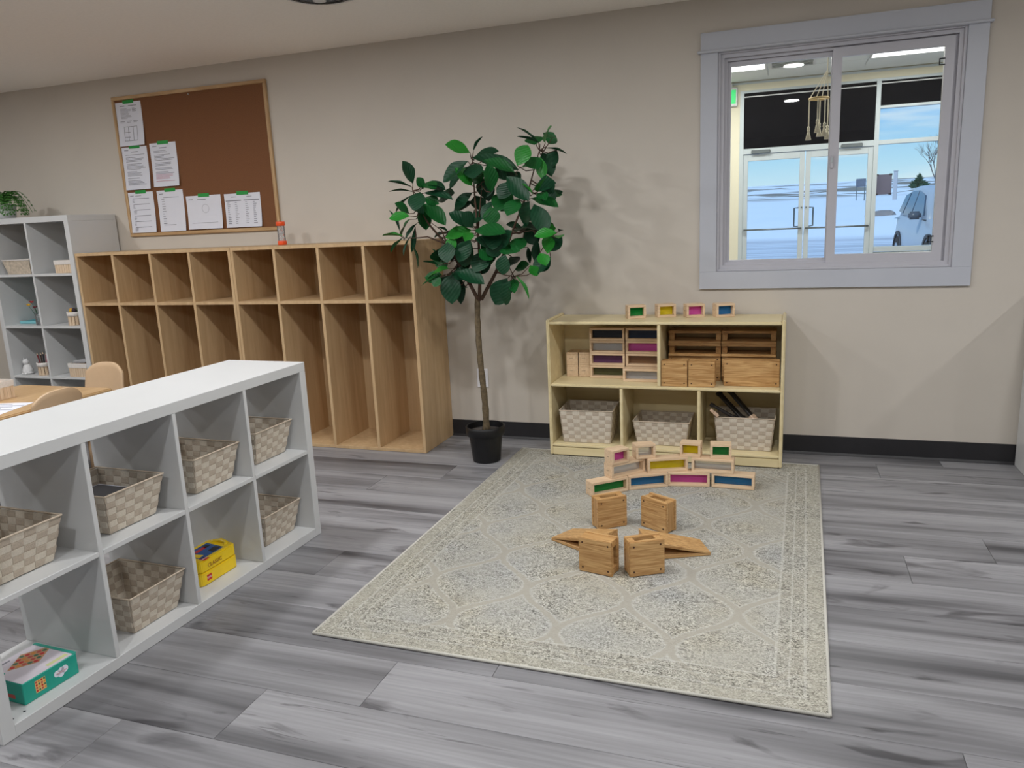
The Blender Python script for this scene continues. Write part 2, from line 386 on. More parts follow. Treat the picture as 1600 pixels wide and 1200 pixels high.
for zz in (1.937, 1.121):
    mb = MB(); mb.box(.655, .681, .018, .022, zz-.016, zz-.011); mb.box(.655, .681, .018, .022, zz+.011, zz+.016); mb.box(.655, .660, .018, .022, zz-.016, zz+.016)
    obj('clip', mb.mesh('clip'), M['black'], win)
for zx, zz in ((-.34, 1.77), (-.34, 1.95), (.756, 1.9), (.756, 1.35)):
    obj('screw_cap', MB().lathe([(.005, 0), (.004, .002)], 10).mesh('screw_cap'), M['white'], win, (zx, .02, zz), (0, PI/2 if zx < 0 else -PI/2, 0))

# ------------------------------------------------------------------ ceiling fixtures
vent = thing('ceiling_vent', 'round white air diffuser with dark rings on the ceiling', 'vent', (-2.02, -.985, CZ-.001))
for i, (r0, r1, zz) in enumerate(((.152, .180, -.008), (.104, .116, -.014), (.066, .078, -.018))):
    obj('ring', MB().lathe([(r0, zz+.014), (r1, zz+.008), (r1, zz+.004), (r0, zz)], 40, caps=False).mesh('ring', smooth=True), M['white'], vent)
obj('throat', MB().lathe([(.15, -.002), (.15, 0)], 40).mesh('throat'), M['black'], vent)
obj('centre_cap', MB().lathe([(.03, -.034), (.03, -.026)], 24).mesh('centre_cap'), M['white'], vent)

lamp_ring = MB().lathe([(.072, 0), (.088, 0), (.086, -.006), (.072, -.009)], 32, caps=False).mesh('trim_ring', smooth=True)
lamp_lens = MB().lathe([(.072, -.006), (.072, -.003)], 32).mesh('lens')
ld = bpy.data.lights.new('recessed_lamp', 'AREA'); ld.shape = 'DISK'; ld.size = .14; ld.energy = ROOM_LAMP_W; ld.color = (.97, .985, 1.0)
for yy in (-2.05, -4.1):
    for ix_, xx in enumerate((-5.0, -3.75, -2.5, -1.25, .02, 1.24, 2.48)):
        if xx == 1.24 and yy < -4: continue
        if yy > -3 and xx < -1: yy = -1.82
        t = thing('recessed_light', 'recessed ceiling light, %s from the left in the row %s the window wall' % (('first', 'second', 'third', 'fourth', 'fifth', 'sixth', 'seventh')[ix_], 'nearer to' if yy > -3 else 'farther from'), 'ceiling light', (xx, yy, CZ-.0005), 0, 'recessed lights in rows on the play room ceiling')
        obj('trim_ring', lamp_ring, M['white'], t); obj('lens', lamp_lens, M['lens'], t)
        lo = bpy.data.objects.new('recessed_lamp', ld); COL.objects.link(lo); lo.location = (xx, yy, CZ-.016); yy = -2.05 if yy > -3 else yy

# wall outlet
ol = thing('wall_outlet', 'white outlet plate low on the wall behind the tree trunk', 'outlet', (-1.719, -.0005, .371))
box('cover_plate', -.036, .036, -.006, 0, -.058, .058, M['plate'], ol, .002)
for z in (-.02, .02): box('socket', -.017, .017, -.008, -.006, z-.014, z+.014, M['vinyl'], ol, .003)

# ================================================================== the lobby beyond the window
LX0, LX1, LY, LZ = -3.2, 5.2, 8.2, 3.12
tag(box('wall_lobby_left', LX0-.1, LX0, .14, LY, -.1, 3.3, M['lobby']), kind='structure')
tag(box('wall_lobby_right', LX1, LX1+.1, .14, LY, -.1, 3.3, M['lobby']), kind='structure')
SX0, SX1, SZT = -.69, 4.6, 3.0
wl = MB(); wl.box(LX0-.1, SX0, LY, LY+.2, -.2, 3.4); wl.box(SX0, LX1+.1, LY, LY+.2, SZT, 3.4); wl.box(SX1, LX1+.1, LY, LY+.2, -.2, SZT); wl.box(1.20, SX1, LY, LY+.2, -.2, .60)
tag(obj('wall_lobby_front', wl.mesh('wall_lobby_front'), M['lobby']), kind='structure')
tag(box('floor_lobby', LX0, LX1, .14, LY, -.1, 0, M['vinyl']), kind='structure')
lc = tag(box('ceiling_lobby', LX0, LX1, .14, LY, LZ+.012, LZ+.1, M['tile']), kind='structure')
# ceiling tiles in their grid (2 x 4 ft), the visible strip near the front
tile_me = MB().box(-.298, .298, -.298, .298, 0, .012).mesh('ceiling_tile', .003)
tl2 = MB().box(-.6, .6, -.293, .293, 0, .012).mesh('ceiling_tile', .003)
TY0 = 6.62
for iy in range(-1, 3):
    for ix in range(-2, 4):
        cx_, cy_ = .325+ix*1.22, TY0+.3+iy*.6
        if cy_+.3 > LY or cx_+.6 > LX1 or cx_-.6 < LX0: continue
        if iy == 0 and ix in (-1, 1): continue
        obj('ceiling_tile', tl2, M['tile'], lc, (cx_-lc.location.x, cy_-lc.location.y, LZ-lc.location.z))
def troffer(cx_, cy_, label):
    t = thing('troffer_light', label, 'ceiling light', (cx_, cy_, LZ), 0, 'panel lights in the lobby ceiling')
    mb = MB(); mb.box(-.6, .6, -.295, -.27, -.004, .01); mb.box(-.6, .6, .27, .295, -.004, .01); mb.box(-.6, -.575, -.27, .27, -.004, .01); mb.box(.575, .6, -.27, .27, -.004, .01)
    obj('frame', mb.mesh('frame'), M['white'], t)
    obj('diffuser', MB().box(-.575, .575, -.27, .27, 0, .006).mesh('diffuser'), M['lens2'], t)
    l = bpy.data.lights.new('troffer_lamp', 'AREA'); l.shape = 'RECTANGLE'; l.size = 1.1; l.size_y = .5; l.energy = LOBBY_LAMP_W; l.color = (1, .98, .94)
    lo = bpy.data.objects.new('troffer_lamp', l); COL.objects.link(lo); lo.location = (cx_, cy_, LZ-.012)
troffer(.325-1.22, TY0+.3, 'bright ceiling panel at the left in the lobby beyond the window')
troffer(.325+1.22, TY0+.3, 'bright ceiling panel at the right in the lobby beyond the window')
troffer(.325-1.22, 3.6, 'lobby ceiling panel nearer the play room, out of sight above')
troffer(.325+1.22, 3.6, 'lobby ceiling panel nearer the play room on the right, out of sight above')
av = thing('ceiling_register', 'slotted air register between the two lobby ceiling panels', 'vent', (.02, TY0+.3, LZ-.002))
mb = MB(); mb.box(-.28, .28, -.28, -.25, -.01, 0); mb.box(-.28, .28, .25, .28, -.01, 0); mb.box(-.28, -.25, -.25, .25, -.01, 0); mb.box(.25, .28, -.25, .25, -.01, 0)
obj('frame', mb.mesh('frame'), M['white'], av); obj('added_back_plate', MB().box(-.25, .25, -.25, .25, .0012, .002).mesh('added_back_plate'), M['tile'], av)  # pale plate added behind the louvres to brighten the unlit slots
for i in range(6):
    y = -.21+i*.083
    obj('louvre', MB().add([(-.25, y-.025, -.010), (.25, y-.025, -.010), (.25, y+.02, -.001), (-.25, y+.02, -.001), (-.25, y-.025, -.007), (.25, y-.025, -.007), (.25, y+.02, .001), (-.25, y+.02, .001)], [(0,3,2,1),(4,5,6,7),(0,1,5,4),(1,2,6,5),(2,3,7,6),(3,0,4,7)]).mesh('louvre'), M['tile'], av)

# storefront: mullions, panes, black shades
sf = thing('window_2', kind='structure')
def mul(name, x0, x1, z0, z1, y0=LY+.0, y1=LY+.12, mat='alu', par=sf): return box(name, x0, x1, y0, y1, z0, z1, M[mat], par, .002)
mul('mullion', SX0, -.632, 0, 3.0); mul('mullion', 1.145, 1.205, 0, 3.0); mul('mullion', 2.02, 2.08, .60, 3.0); mul('mullion', 3.3, 3.36, .6, 3.0); mul('mullion', 4.54, 4.6, .6, 3.0)
mul('transom_bar', -.632, 1.145, 2.10, 2.178); mul('transom_bar', -.632, 1.145, 2.965, 3.0)
for a, b_ in ((1.205, 2.02), (2.08, 3.3), (3.36, 4.54)):
    mul('transom_bar', a, b_, 2.112, 2.170); mul('transom_bar', a, b_, 2.600, 2.635); mul('transom_bar', a, b_, 2.965, 3.0); mul('sill', a, b_, .615, .685, LY-.03)
    p = obj('pane', MB().box(a, b_, LY+.055, LY+.061, .685, 2.112).mesh('pane'), M['glass_s'], sf); obj('pane', MB().box(a, b_, LY+.055, LY+.061, 2.17, 2.6).mesh('pane'), M['glass_s'], sf)
    mul('black_shade', a, b_, 2.635, 2.965, LY+.03, LY+.045, 'shade')
mul('black_shade', -.632, 1.145, 2.178, 2.965, LY+.03, LY+.045, 'shade')
mul('shade_rail', -.632, 1.145, 2.905, 2.922, LY+.01, LY+.03, 'white'); mul('shade_rail', 1.205, 2.02, 2.925, 2.94, LY+.01, LY+.03, 'white')
def sdoor(name, x0, x1, hinge):
    d = thing(name, kind='structure')
    st = .052; sh = .075 if hinge else .05
    def q(n, a, b_, c, e_, y0=LY+.02, y1=LY+.075, mat='alu', bev=.003): return box(n, a, b_, y0, y1, c, e_, M[mat], d, bev)
    q('stile', x0, x0+st+.016, .01, 2.095); q('stile', x1-st-.016, x1, .01, 2.095)
    q('rail', x0+st+.016, x1-st-.016, 2.0, 2.095); q('rail', x0+st+.016, x1-st-.016, .01, .2)
    obj('pane', MB().box(x0+st, x1-st, LY+.045, LY+.051, .2, 2.0).mesh('pane'), M['glass_s'], d)
    obj('push_bar', MB().tube([(x0+.03, LY-.02, .99), (x1-.03, LY-.02, .99)], .012, 8).mesh('push_bar', smooth=True), M['steel'], d)
    for xx in (x0+.03, x1-.03): obj('bar_end', MB().tube([(xx, LY+.02, .99), (xx, LY-.03, .99)], .014, 8).mesh('bar_end'), M['steel'], d)
    hx = x1-.075 if not hinge else x0+.075
    so_ = -.05 if not hinge else .05
    obj('pull_handle', MB().tube([(hx+.04*(1 if not hinge else -1), LY+.08, 1.29), (hx+so_, LY+.10, 1.285), (hx+so_, LY+.10, 1.02), (hx+.04*(1 if not hinge else -1), LY+.08, 1.01)], .011, 8).mesh('pull_handle', smooth=True), M['steel'], d)
    box('closer', (x0+x1)/2-.32 if not hinge else (x0+x1)/2+.02, (x0+x1)/2-.05 if not hinge else (x0+x1)/2+.3, LY-.04, LY+.0, 2.10, 2.15, M['steel'], d, .008)
    for z in (1.29,): obj('bolt', MB().tube([(hx+.05*(1 if not hinge else -1), LY+.02, z), (hx+.05*(1 if not hinge else -1), LY+.01, z)], .012, 8).mesh('bolt'), M['steel'], d)
    return d
sdoor('door_1', -.632, .232, False); sdoor('door_2', .246, 1.145, True)
tag(box('trim_1', LX0, LX1, LY-.02, LY, 3.09, 3.118, M['alu']), kind='structure')

ex = thing('exit_sign', 'lit green exit sign in a white case at the left edge of the lobby', 'sign', (-.83, LY-.002, 2.93))
box('case', -.17, .105, -.06, 0, -.14, .13, M['white'], ex, .01)
box('green_face', -.15, .08, -.065, -.06, -.10, .09, M['exit'], ex, .001)
box('bracket', -.03, .03, -.05, -.01, .13, .185, M['white'], ex, .002)

# grey notice taped to the sidelight glass
nt_ = thing('window_notice', 'dark grey notice sheet taped to the glass beside the lobby doors', 'notice', (1.30, LY+.05, 1.56))
box('sheet', -.105, .105, -.003, 0, -.14, .14, plain('grey_sheet', lin(96, 96, 116), .7, noise=.03, nscale=30), nt_)
for dx, dz in ((-.09, .135), (.09, .135), (-.09, -.135), (.09, -.135)): box('tape_strip', dx-.02, dx+.02, -.004, -.003, dz-.012, dz+.012, M['dark'], nt_)

# macrame mobile hanging from the lobby ceiling
mc = thing('macrame_mobile', 'cream cord mobile with tassels hanging in the lobby window view', 'mobile', (.23, 3.0, 2.18))
cordm = plain('cream_cord', lin(226, 218, 196), .9, noise=.15, nscale=150, bump=.5)
hoopm = plain('wooden_hoop', lin(206, 178, 122), .6, noise=.1, nscale=40)
obj('hoop', MB().tube([(.075*math.cos(a), .075*math.sin(a), 0) for a in [i*PI/12 for i in range(25)]], .009, 6).mesh('hoop', smooth=True), hoopm, mc)
for a in (0.3, 1.9, 3.4, 5.0):
    bx_, by_ = .075*math.cos(a), .075*math.sin(a)
    obj('hanging_cord', MB().tube([(bx_, by_, 0), (.06, 0, .22), (.06, 0, LZ-2.18)], .004, 5).mesh('hanging_cord'), cordm, mc)
for a, l in ((3.3, .33), (.1, .33), (4.6, .28), (1.4, .30), (5.4, .31)):
    bx_, by_ = .075*math.cos(a), .075*math.sin(a)
    tt = obj('tassel_cord', MB().tube([(bx_, by_, 0), (bx_, by_, -l+.1)], .005, 6).mesh('tassel_cord'), cordm, mc)
    obj('tassel', MB().lathe([(.006, .0), (.012, -.01), (.008, -.02), (.013, -.03), (.008, -.042), (.010, -.05), (.024, -.11), (.003, -.105)], 10, (bx_, by_, -l+.11)).mesh('tassel', smooth=True), cordm, tt)

# ================================================================== outside: snow, car, trees
def snow_material():
    m, nt, b = new_mat('snow_field')
    g = N(nt, 'ShaderNodeNewGeometry'); sp = N(nt, 'ShaderNodeSeparateXYZ'); nt.links.new(g.outputs['Position'], sp.inputs[0])
    mp = N(nt, 'ShaderNodeMapping'); mp.inputs['Scale'].default_value = (.05, .35, .3); nt.links.new(g.outputs['Position'], mp.inputs[0])
    n = N(nt, 'ShaderNodeTexNoise'); n.inputs['Scale'].default_value = 1.5; n.inputs['Detail'].default_value = 6; nt.links.new(mp.outputs[0], n.inputs['Vector'])
    grass = N(nt, 'ShaderNodeValToRGB'); grass.color_ramp.elements[0].position = .44; grass.color_ramp.elements[0].color = (.86, .9, .97, 1); grass.color_ramp.elements[1].position = .52; grass.color_ramp.elements[1].color = lin(140, 132, 122)
    nt.links.new(n.outputs['Fac'], grass.inputs[0])
    hz = N(nt, 'ShaderNodeMapRange'); hz.inputs['From Min'].default_value = 1.75; hz.inputs['From Max'].default_value = 2.15; nt.links.new(sp.outputs['Z'], hz.inputs[0])
    mp2 = N(nt, 'ShaderNodeMapping'); mp2.inputs['Scale'].default_value = (.06, 1.3, 1); nt.links.new(g.outputs['Position'], mp2.inputs[0])
    n2 = N(nt, 'ShaderNodeTexNoise'); n2.inputs['Scale'].default_value = 1.2; n2.inputs['Detail'].default_value = 5; nt.links.new(mp2.outputs[0], n2.inputs['Vector'])
    lot = N(nt, 'ShaderNodeValToRGB'); lot.color_ramp.elements[0].position = .35; lot.color_ramp.elements[0].color = lin(176, 180, 192); lot.color_ramp.elements[1].position = .6; lot.color_ramp.elements[1].color = lin(226, 230, 240)
    nt.links.new(n2.outputs['Fac'], lot.inputs[0])
    fl = N(nt, 'ShaderNodeMapRange'); fl.inputs['From Min'].default_value = -.1; fl.inputs['From Max'].default_value = .05; nt.links.new(sp.outputs['Z'], fl.inputs[0])
    a = N(nt, 'ShaderNodeMixRGB'); nt.links.new(fl.outputs[0], a.inputs[0]); nt.links.new(lot.outputs[0], a.inputs[1]); a.inputs[2].default_value = (.86, .9, .97, 1)
    c = N(nt, 'ShaderNodeMixRGB'); nt.links.new(hz.outputs[0], c.inputs[0]); nt.links.new(a.outputs[0], c.inputs[1]); nt.links.new(grass.outputs[0], c.inputs[2])
    nt.links.new(c.outputs[0], b.inputs['Base Color']); b.inputs['Roughness'].default_value = .8
    return m
def terr(x, y):
    if y < 30: z = -.15
    elif y < 38: z = -.15+.75*math.sin((y-30)/8*PI/2)
    elif y < 60: z = .6+.9*((y-38)/22)
    elif y < 84: z = 1.5+2.1*((y-60)/24)**1.3
    else: z = 3.6
    if 31 < y < 82: z += .10*math.sin(x*.7+y*.31)*math.sin(y*.45-x*.2)+.07*math.sin(x*1.7+1.3*y)
    return z
gx = [-60+i*2.2 for i in range(62)]; gy = [8.4, 12, 16, 20, 25, 28, 30]+[31+i*1.0 for i in range(56)]+[90, 110, 140]
vs = [(x, y, terr(x, y)) for y in gy for x in gx]; nx_ = len(gx)
fs = [(j*nx_+i, j*nx_+i+1, (j+1)*nx_+i+1, (j+1)*nx_+i) for j in range(len(gy)-1) for i in range(nx_-1)]
tag(obj('ground', MB().add(vs, fs).mesh('ground', smooth=True), snow_material()), kind='structure')

# parked silver car, nose towards the building
def car(loc, rz):
    c = thing('car', 'silver hatchback car parked outside in the snowy lot', 'car', loc, rz)
    paint = plain('silver_paint', lin(180, 188, 200), .3, .0, noise=.01, nscale=3)
    cg = plain('car_glass', lin(70, 92, 116), .08, .0, noise=.03, nscale=2)
    tyre = plain('tyre_rubber', lin(30, 30, 34), .8, noise=.1, nscale=30)
    # local: length along -y (nose at y=-2.1), x right side = -0.9
    st = [(-2.15, .35, .62, .62), (-2.0, .25, .78, .78), (-1.6, .2, .90, .88), (-.95, .2, 1.02, .90), (-.2, .2, 1.04, .91), (.6, .2, 1.05, .91), (1.4, .22, 1.06, .90), (1.9, .28, 1.03, .85), (2.12, .38, .95, .74)]
    vs, fs = [], []
    for (y, zb, zt, hw) in st:
        vs += [(-hw*.92, y, zb), (-hw, y, zb+.18), (-hw*1.01, y, zb+.38), (-hw*.97, y, zt), (hw*.97, y, zt), (hw*1.01, y, zb+.38), (hw, y, zb+.18), (hw*.92, y, zb)]
    for i in range(len(st)-1):
        for k in range(8): fs.append((i*8+k, i*8+(k+1) % 8, (i+1)*8+(k+1) % 8, (i+1)*8+k))
    fs += [tuple(range(8)), tuple((len(st)-1)*8+k for k in range(8))]
    obj('body', MB().add(vs, fs).mesh('body', .03, True, 2), paint, c)
    cab = [(-.98, 1.0, 1.03, .86), (-.30, 1.0, 1.50, .70), (.25, 1.0, 1.60, .69), (.95, 1.0, 1.60, .68), (1.5, 1.0, 1.52, .66), (2.0, 1.0, 1.08, .74)]
    vs, fs = [], []
    for (y, zb, zt, hw) in cab: vs += [(-.88, y, zb), (-hw-.02, y, zt-.04), (-hw+.08, y, zt), (hw-.08, y, zt), (hw+.02, y, zt-.04), (.88, y, zb)]
    for i in range(len(cab)-1):
        for k in range(6): fs.append((i*6+k, i*6+(k+1) % 6, (i+1)*6+(k+1) % 6, (i+1)*6+k))
    fs += [tuple(range(6)), tuple((len(cab)-1)*6+k for k in range(6))]
    obj('cabin', MB().add(vs, fs).mesh('cabin', .02, True, 2), paint, c)
    def slab(n, pts, mat, off):
        a = [Vector(p) for p in pts]; nrm = (a[1]-a[0]).cross(a[2]-a[0]).normalized()*off; q = len(a)
        return obj(n, MB().add(a+[v+nrm for v in a], [tuple(range(q)), tuple(range(2*q-1, q-1, -1))]+[(i, (i+1) % q, (i+1) % q+q, i+q) for i in range(q)]).mesh(n), mat, c)
    for s in (-1, 1):
        def sx(y, z):  # side surface
            return s*(.885-(z-1.0)/.56*.18)
        for n, pts in (('side_window', [(-.72, 1.07), (-.26, 1.42), (.28, 1.51), (.30, 1.07)]), ('side_window', [(.38, 1.07), (.36, 1.51), (.95, 1.51), (1.12, 1.07)]), ('quarter_window', [(1.2, 1.1), (1.05, 1.49), (1.45, 1.44), (1.62, 1.14)])):
            slab(n, [(sx(y, z), y, z) for y, z in pts], cg, .015*(-s if n else 1)*-1)
            slab(n, [(sx(y, z), y, z) for y, z in pts], cg, -.015*(-s)*-1)
        mr = obj('mirror', MB().box(-.11, .11, -.07, .07, -.07, .07).mesh('mirror', .03, True, 2), plain('mirror_shell', lin(96, 104, 116), .3, .2, noise=.02, nscale=5), c, (s*1.02, -.66, 1.08))
        slab('headlight', [(s*.45, -2.06, .68), (s*.80, -1.88, .72), (s*.82, -1.82, .84), (s*.45, -2.02, .80)], plain('headlight_glass', lin(216, 224, 232), .1, .1, noise=.03, nscale=9), .02)
        for wy in (-1.32, 1.32):
            w = obj('wheel', MB().lathe([(.20, -.11), (.30, -.11), (.335, -.08), (.335, .08), (.30, .11), (.20, .11)], 28, caps=True).mesh('wheel', smooth=False), tyre, c, (s*.82, wy, .34), (0, PI/2, 0))
            obj('rim', MB().lathe([(.20, -.112), (.20, .112)], 20).mesh('rim'), plain('alloy_rim', lin(176, 182, 190), .3, .8, noise=.05, nscale=30), w, (0, 0, s*.004))
            mb = MB(); n = 14; vs = []
            for k in range(n+1):
                a = PI*k/n; vs += [(0, .37*math.cos(a), .37*math.sin(a)), (0, .43*math.cos(a), .43*math.sin(a)), (s*.10, .37*math.cos(a), .37*math.sin(a)), (s*.10, .43*math.cos(a), .43*math.sin(a))]
            fs = []
            for k in range(n):
                o_ = 4*k; fs += [(o_, o_+4, o_+5, o_+1), (o_+2, o_+3, o_+7, o_+6), (o_+1, o_+5, o_+7, o_+3), (o_, o_+2, o_+6, o_+4)]
            obj('wheel_arch', mb.add(vs, fs).mesh('wheel_arch'), M['dark'], c, (s*.83, wy, .34))
    slab('windscreen', [(-.74, -.92, 1.07), (.74, -.92, 1.07), (.62, -.36, 1.46), (-.62, -.36, 1.46)], cg, .02)
    slab('rear_window', [(.66, 1.93, 1.16), (-.66, 1.93, 1.16), (-.58, 1.58, 1.46), (.58, 1.58, 1.46)], cg, .02)
    box('grille', -.40, .40, -2.19, -2.12, .45, .62, M['dark'], c, .01)
    return c
car((3.30, 13.4, -.15), math.radians(4)).scale = (1.0, 1.0, 1.1)

tg = plain('evergreen_needles', lin(52, 84, 62), .9, noise=.4, nscale=6, bump=.8)
tb = plain('bare_bark', lin(120, 112, 112), .9, noise=.2, nscale=8)
ES = .62
ev = thing('evergreen_tree', 'dark evergreen tree on the far snowy rise', 'tree', (9.0, 60, terr(9, 60)+.45))
obj('trunk', MB().tube([(0, 0, -.2), (0, 0, 1.3)], [.08, .03], 8).mesh('trunk'), tb, ev)
mb = MB(); rr = random.Random(3)
for i in range(110):
    t_ = rr.random(); a = rr.random()*2*PI; r = (1-t_)*1.0*rr.uniform(.5, 1)
    z = .7+t_*1.5; L = .45*(1.1-t_)
    mb.tube([tuple(ES*v for v in q) for q in ((r*.3*math.cos(a), r*.3*math.sin(a), z), (r*math.cos(a), r*math.sin(a), z-.05), ((r+L)*math.cos(a), (r+L)*math.sin(a), z+.1))], [.10*(1.2-t_), .09*(1.2-t_), .01], 5)
tag(obj('foliage', mb.mesh('foliage'), tg, ev), kind='stuff')
bt = thing('bare_tree', 'leafless tree with thin grey branches beyond the car', 'tree', (10.6, 63, terr(10.6, 63)))
mbt = MB()
def branch(p, d, L, r, lev):
    q = p+d*L; mbt.tube([p, (p+q)/2+Vector((rr.uniform(-.05, .05), 0, 0)), q], [r, r*.8, r*.55], 5)
    if lev == 0: return
    for k in range(3):
        nd = (d+Vector((rr.uniform(-.8, .8), rr.uniform(-.6, .6), rr.uniform(-.1, .5)))).normalized()
        branch(p+d*L*rr.uniform(.55, 1), nd, L*rr.uniform(.6, .8), r*.6, lev-1)
branch(Vector((0, 0, -.4)), Vector((-.05, 0, 1)), 1.75, .075, 5)
obj('branches', mbt.mesh('branches'), tb, bt)
bo = thing('boulder', 'grey boulder poking out of the snow beyond the glass', 'rock', (4.55, 40, terr(4.5, 40)))
me = bpy.data.meshes.new('stone'); bm = bmesh.new(); bmesh.ops.create_icosphere(bm, subdivisions=2, radius=.5)
for v in bm.verts: v.co = Vector((v.co.x*1.5, v.co.y, v.co.z*.55))*(1+.15*math.sin(v.co.x*9+v.co.y*7))
bm.to_mesh(me); bm.free(); obj('stone', me, plain('boulder_stone', lin(150, 142, 140), .9, noise=.2, nscale=6, bump=.5), bo)
ps = thing('white_post', 'pale square post standing on the far snowy rise', 'post', (7.45, 60, terr(7.4, 60)))
box('shaft', -.13, .13, -.13, .13, -.2, 2.0, M['vinyl'], ps, .03); box('cap', -.16, .16, -.16, .16, 2.0, 2.06, M['vinyl'], ps, .02)
bb = thing('roadside_board', 'small grey roadside board on legs seen through the lobby door', 'sign', (5.3, 62, terr(5.3, 62)))
box('board', -.34, .34, -.05, .05, 1.0, 1.6, plain('board_grey', lin(110, 116, 132), .7, noise=.2, nscale=5), bb, .01)
for s in (-.28, .28): box('leg', s-.03, s+.03, -.03, .03, -.2, 1.0, M['steel'], bb)

# ================================================================== OBJECTS
# ------------------------------------------------------------------ rug
def rug_material():
    m, nt, b = new_mat('ogee_rug_pile')
    uv = N(nt, 'ShaderNodeUVMap'); sp = N(nt, 'ShaderNodeSeparateXYZ'); nt.links.new(uv.outputs[0], sp.inputs[0])   # uv in metres
    def mt(op, a, b_=None, c_=None):
        n = N(nt, 'ShaderNodeMath', operation=op)
        for i, v in enumerate((a, b_, c_)):
            if v is None: continue
            if isinstance(v, (int, float)): n.inputs[i].default_value = v
            else: nt.links.new(v, n.inputs[i])
        return n.outputs[0]
    nz = N(nt, 'ShaderNodeTexNoise'); nz.inputs['Scale'].default_value = 26; nz.inputs['Detail'].default_value = 2; nt.links.new(uv.outputs[0], nz.inputs['Vector'])
    wob = mt('MULTIPLY', mt('SUBTRACT', nz.outputs['Fac'], .5), .06)
    X = mt('DIVIDE', mt('ADD', sp.outputs['X'], .0575), .370); Y = mt('DIVIDE', mt('ADD', sp.outputs['Y'], -.22), .50)
    cs = mt('MULTIPLY', mt('COSINE', mt('MULTIPLY', Y, 2*PI)), .25)
    def dist(v):
        f = mt('FRACT', v); return mt('ABSOLUTE', mt('SUBTRACT', f, .5))
    # distance to nearest integer = .5-|frac-.5|
    d1 = mt('SUBTRACT', .5, dist(mt('ADD', mt('SUBTRACT', X, cs), 100)))
    d2 = mt('SUBTRACT', .5, dist(mt('ADD', mt('ADD', mt('SUBTRACT', X, .5), cs), 100)))
    d = mt('ADD', mt('MINIMUM', d1, d2), wob)
    line = N(nt, 'ShaderNodeMapRange'); line.inputs['From Min'].default_value = .050; line.inputs['From Max'].default_value = .030; nt.links.new(d, line.inputs[0])
    edge = N(nt, 'ShaderNodeMapRange'); edge.inputs['From Min'].default_value = .078; edge.inputs['From Max'].default_value = .055; nt.links.new(d, edge.inputs[0])
    # speckled yarn
    def nse(scale, det, dist_=0, mp_=None):
        n = N(nt, 'ShaderNodeTexNoise'); n.inputs['Scale'].default_value = scale; n.inputs['Detail'].default_value = det; n.inputs['Distortion'].default_value = dist_
        if mp_:
            q = N(nt, 'ShaderNodeMapping'); q.inputs['Scale'].default_value = mp_; nt.links.new(uv.outputs[0], q.inputs[0]); nt.links.new(q.outputs[0], n.inputs['Vector'])
        else: nt.links.new(uv.outputs[0], n.inputs['Vector'])
        return n
    def rmp(n, els):
        r = N(nt, 'ShaderNodeValToRGB'); el = r.color_ramp.elements
        el[0].position, el[0].color = els[0]; el[1].position, el[1].color = els[-1]
        for p, c in els[1:-1]:
            q = el.new(p); q.color = c
        nt.links.new(n.outputs['Fac'], r.inputs[0]); return r
    yarn = rmp(nse(95, 3, 2.2, (.8, 1.1, 1)), [(.35, lin(84, 82, 77)), (.43, lin(142, 140, 133)), (.53, lin(180, 178, 170)), (.64, lin(216, 214, 207))])
    tone = rmp(nse(2.6, 3), [(.36, lin(226, 229, 234)), (.5, lin(242, 241, 236)), (.64, lin(236, 229, 210))])
    mx = N(nt, 'ShaderNodeMixRGB', blend_type='MULTIPLY'); mx.inputs[0].default_value = .85; nt.links.new(yarn.outputs[0], mx.inputs[1]); nt.links.new(tone.outputs[0], mx.inputs[2])
    fade = nse(4.0, 3); fr = N(nt, 'ShaderNodeMapRange'); fr.inputs['From Min'].default_value = .38; fr.inputs['From Max'].default_value = .62; fr.inputs['To Min'].default_value = .0; fr.inputs['To Max'].default_value = .62; nt.links.new(fade.outputs['Fac'], fr.inputs[0])
    pale = N(nt, 'ShaderNodeMixRGB'); nt.links.new(fr.outputs[0], pale.inputs[0]); nt.links.new(mx.outputs[0], pale.inputs[1]); pale.inputs[2].default_value = lin(171, 169, 161)
    m2 = N(nt, 'ShaderNodeMixRGB'); nt.links.new(mt('MULTIPLY', edge.outputs[0], .45), m2.inputs[0]); nt.links.new(pale.outputs[0], m2.inputs[1]); m2.inputs[2].default_value = lin(190, 188, 181)
    m3 = N(nt, 'ShaderNodeMixRGB'); nt.links.new(mt('MULTIPLY', line.outputs[0], .75), m3.inputs[0]); nt.links.new(m2.outputs[0], m3.inputs[1]); m3.inputs[2].default_value = lin(162, 157, 145)
    # border stripes: distance to rug edge
    ex = mt('MINIMUM', sp.outputs['X'], mt('SUBTRACT', 1.6, sp.outputs['X'])); ey = mt('MINIMUM', sp.outputs['Y'], mt('SUBTRACT', 2.12, sp.outputs['Y']))
    ed = mt('ADD', mt('MINIMUM', ex, ey), mt('MULTIPLY', wob, .12))
    bmask = N(nt, 'ShaderNodeMapRange'); bmask.inputs['From Min'].default_value = .150; bmask.inputs['From Max'].default_value = .135; nt.links.new(ed, bmask.inputs[0])
    bcol = N(nt, 'ShaderNodeMixRGB', blend_type='MULTIPLY'); bcol.inputs[0].default_value = .75; nt.links.new(yarn.outputs[0], bcol.inputs[1]); bcol.inputs[2].default_value = lin(228, 225, 214)
    m4 = N(nt, 'ShaderNodeMixRGB'); nt.links.new(mt('MULTIPLY', bmask.outputs[0], .6), m4.inputs[0]); nt.links.new(m3.outputs[0], m4.inputs[1]); nt.links.new(bcol.outputs[0], m4.inputs[2])
    prev = m4
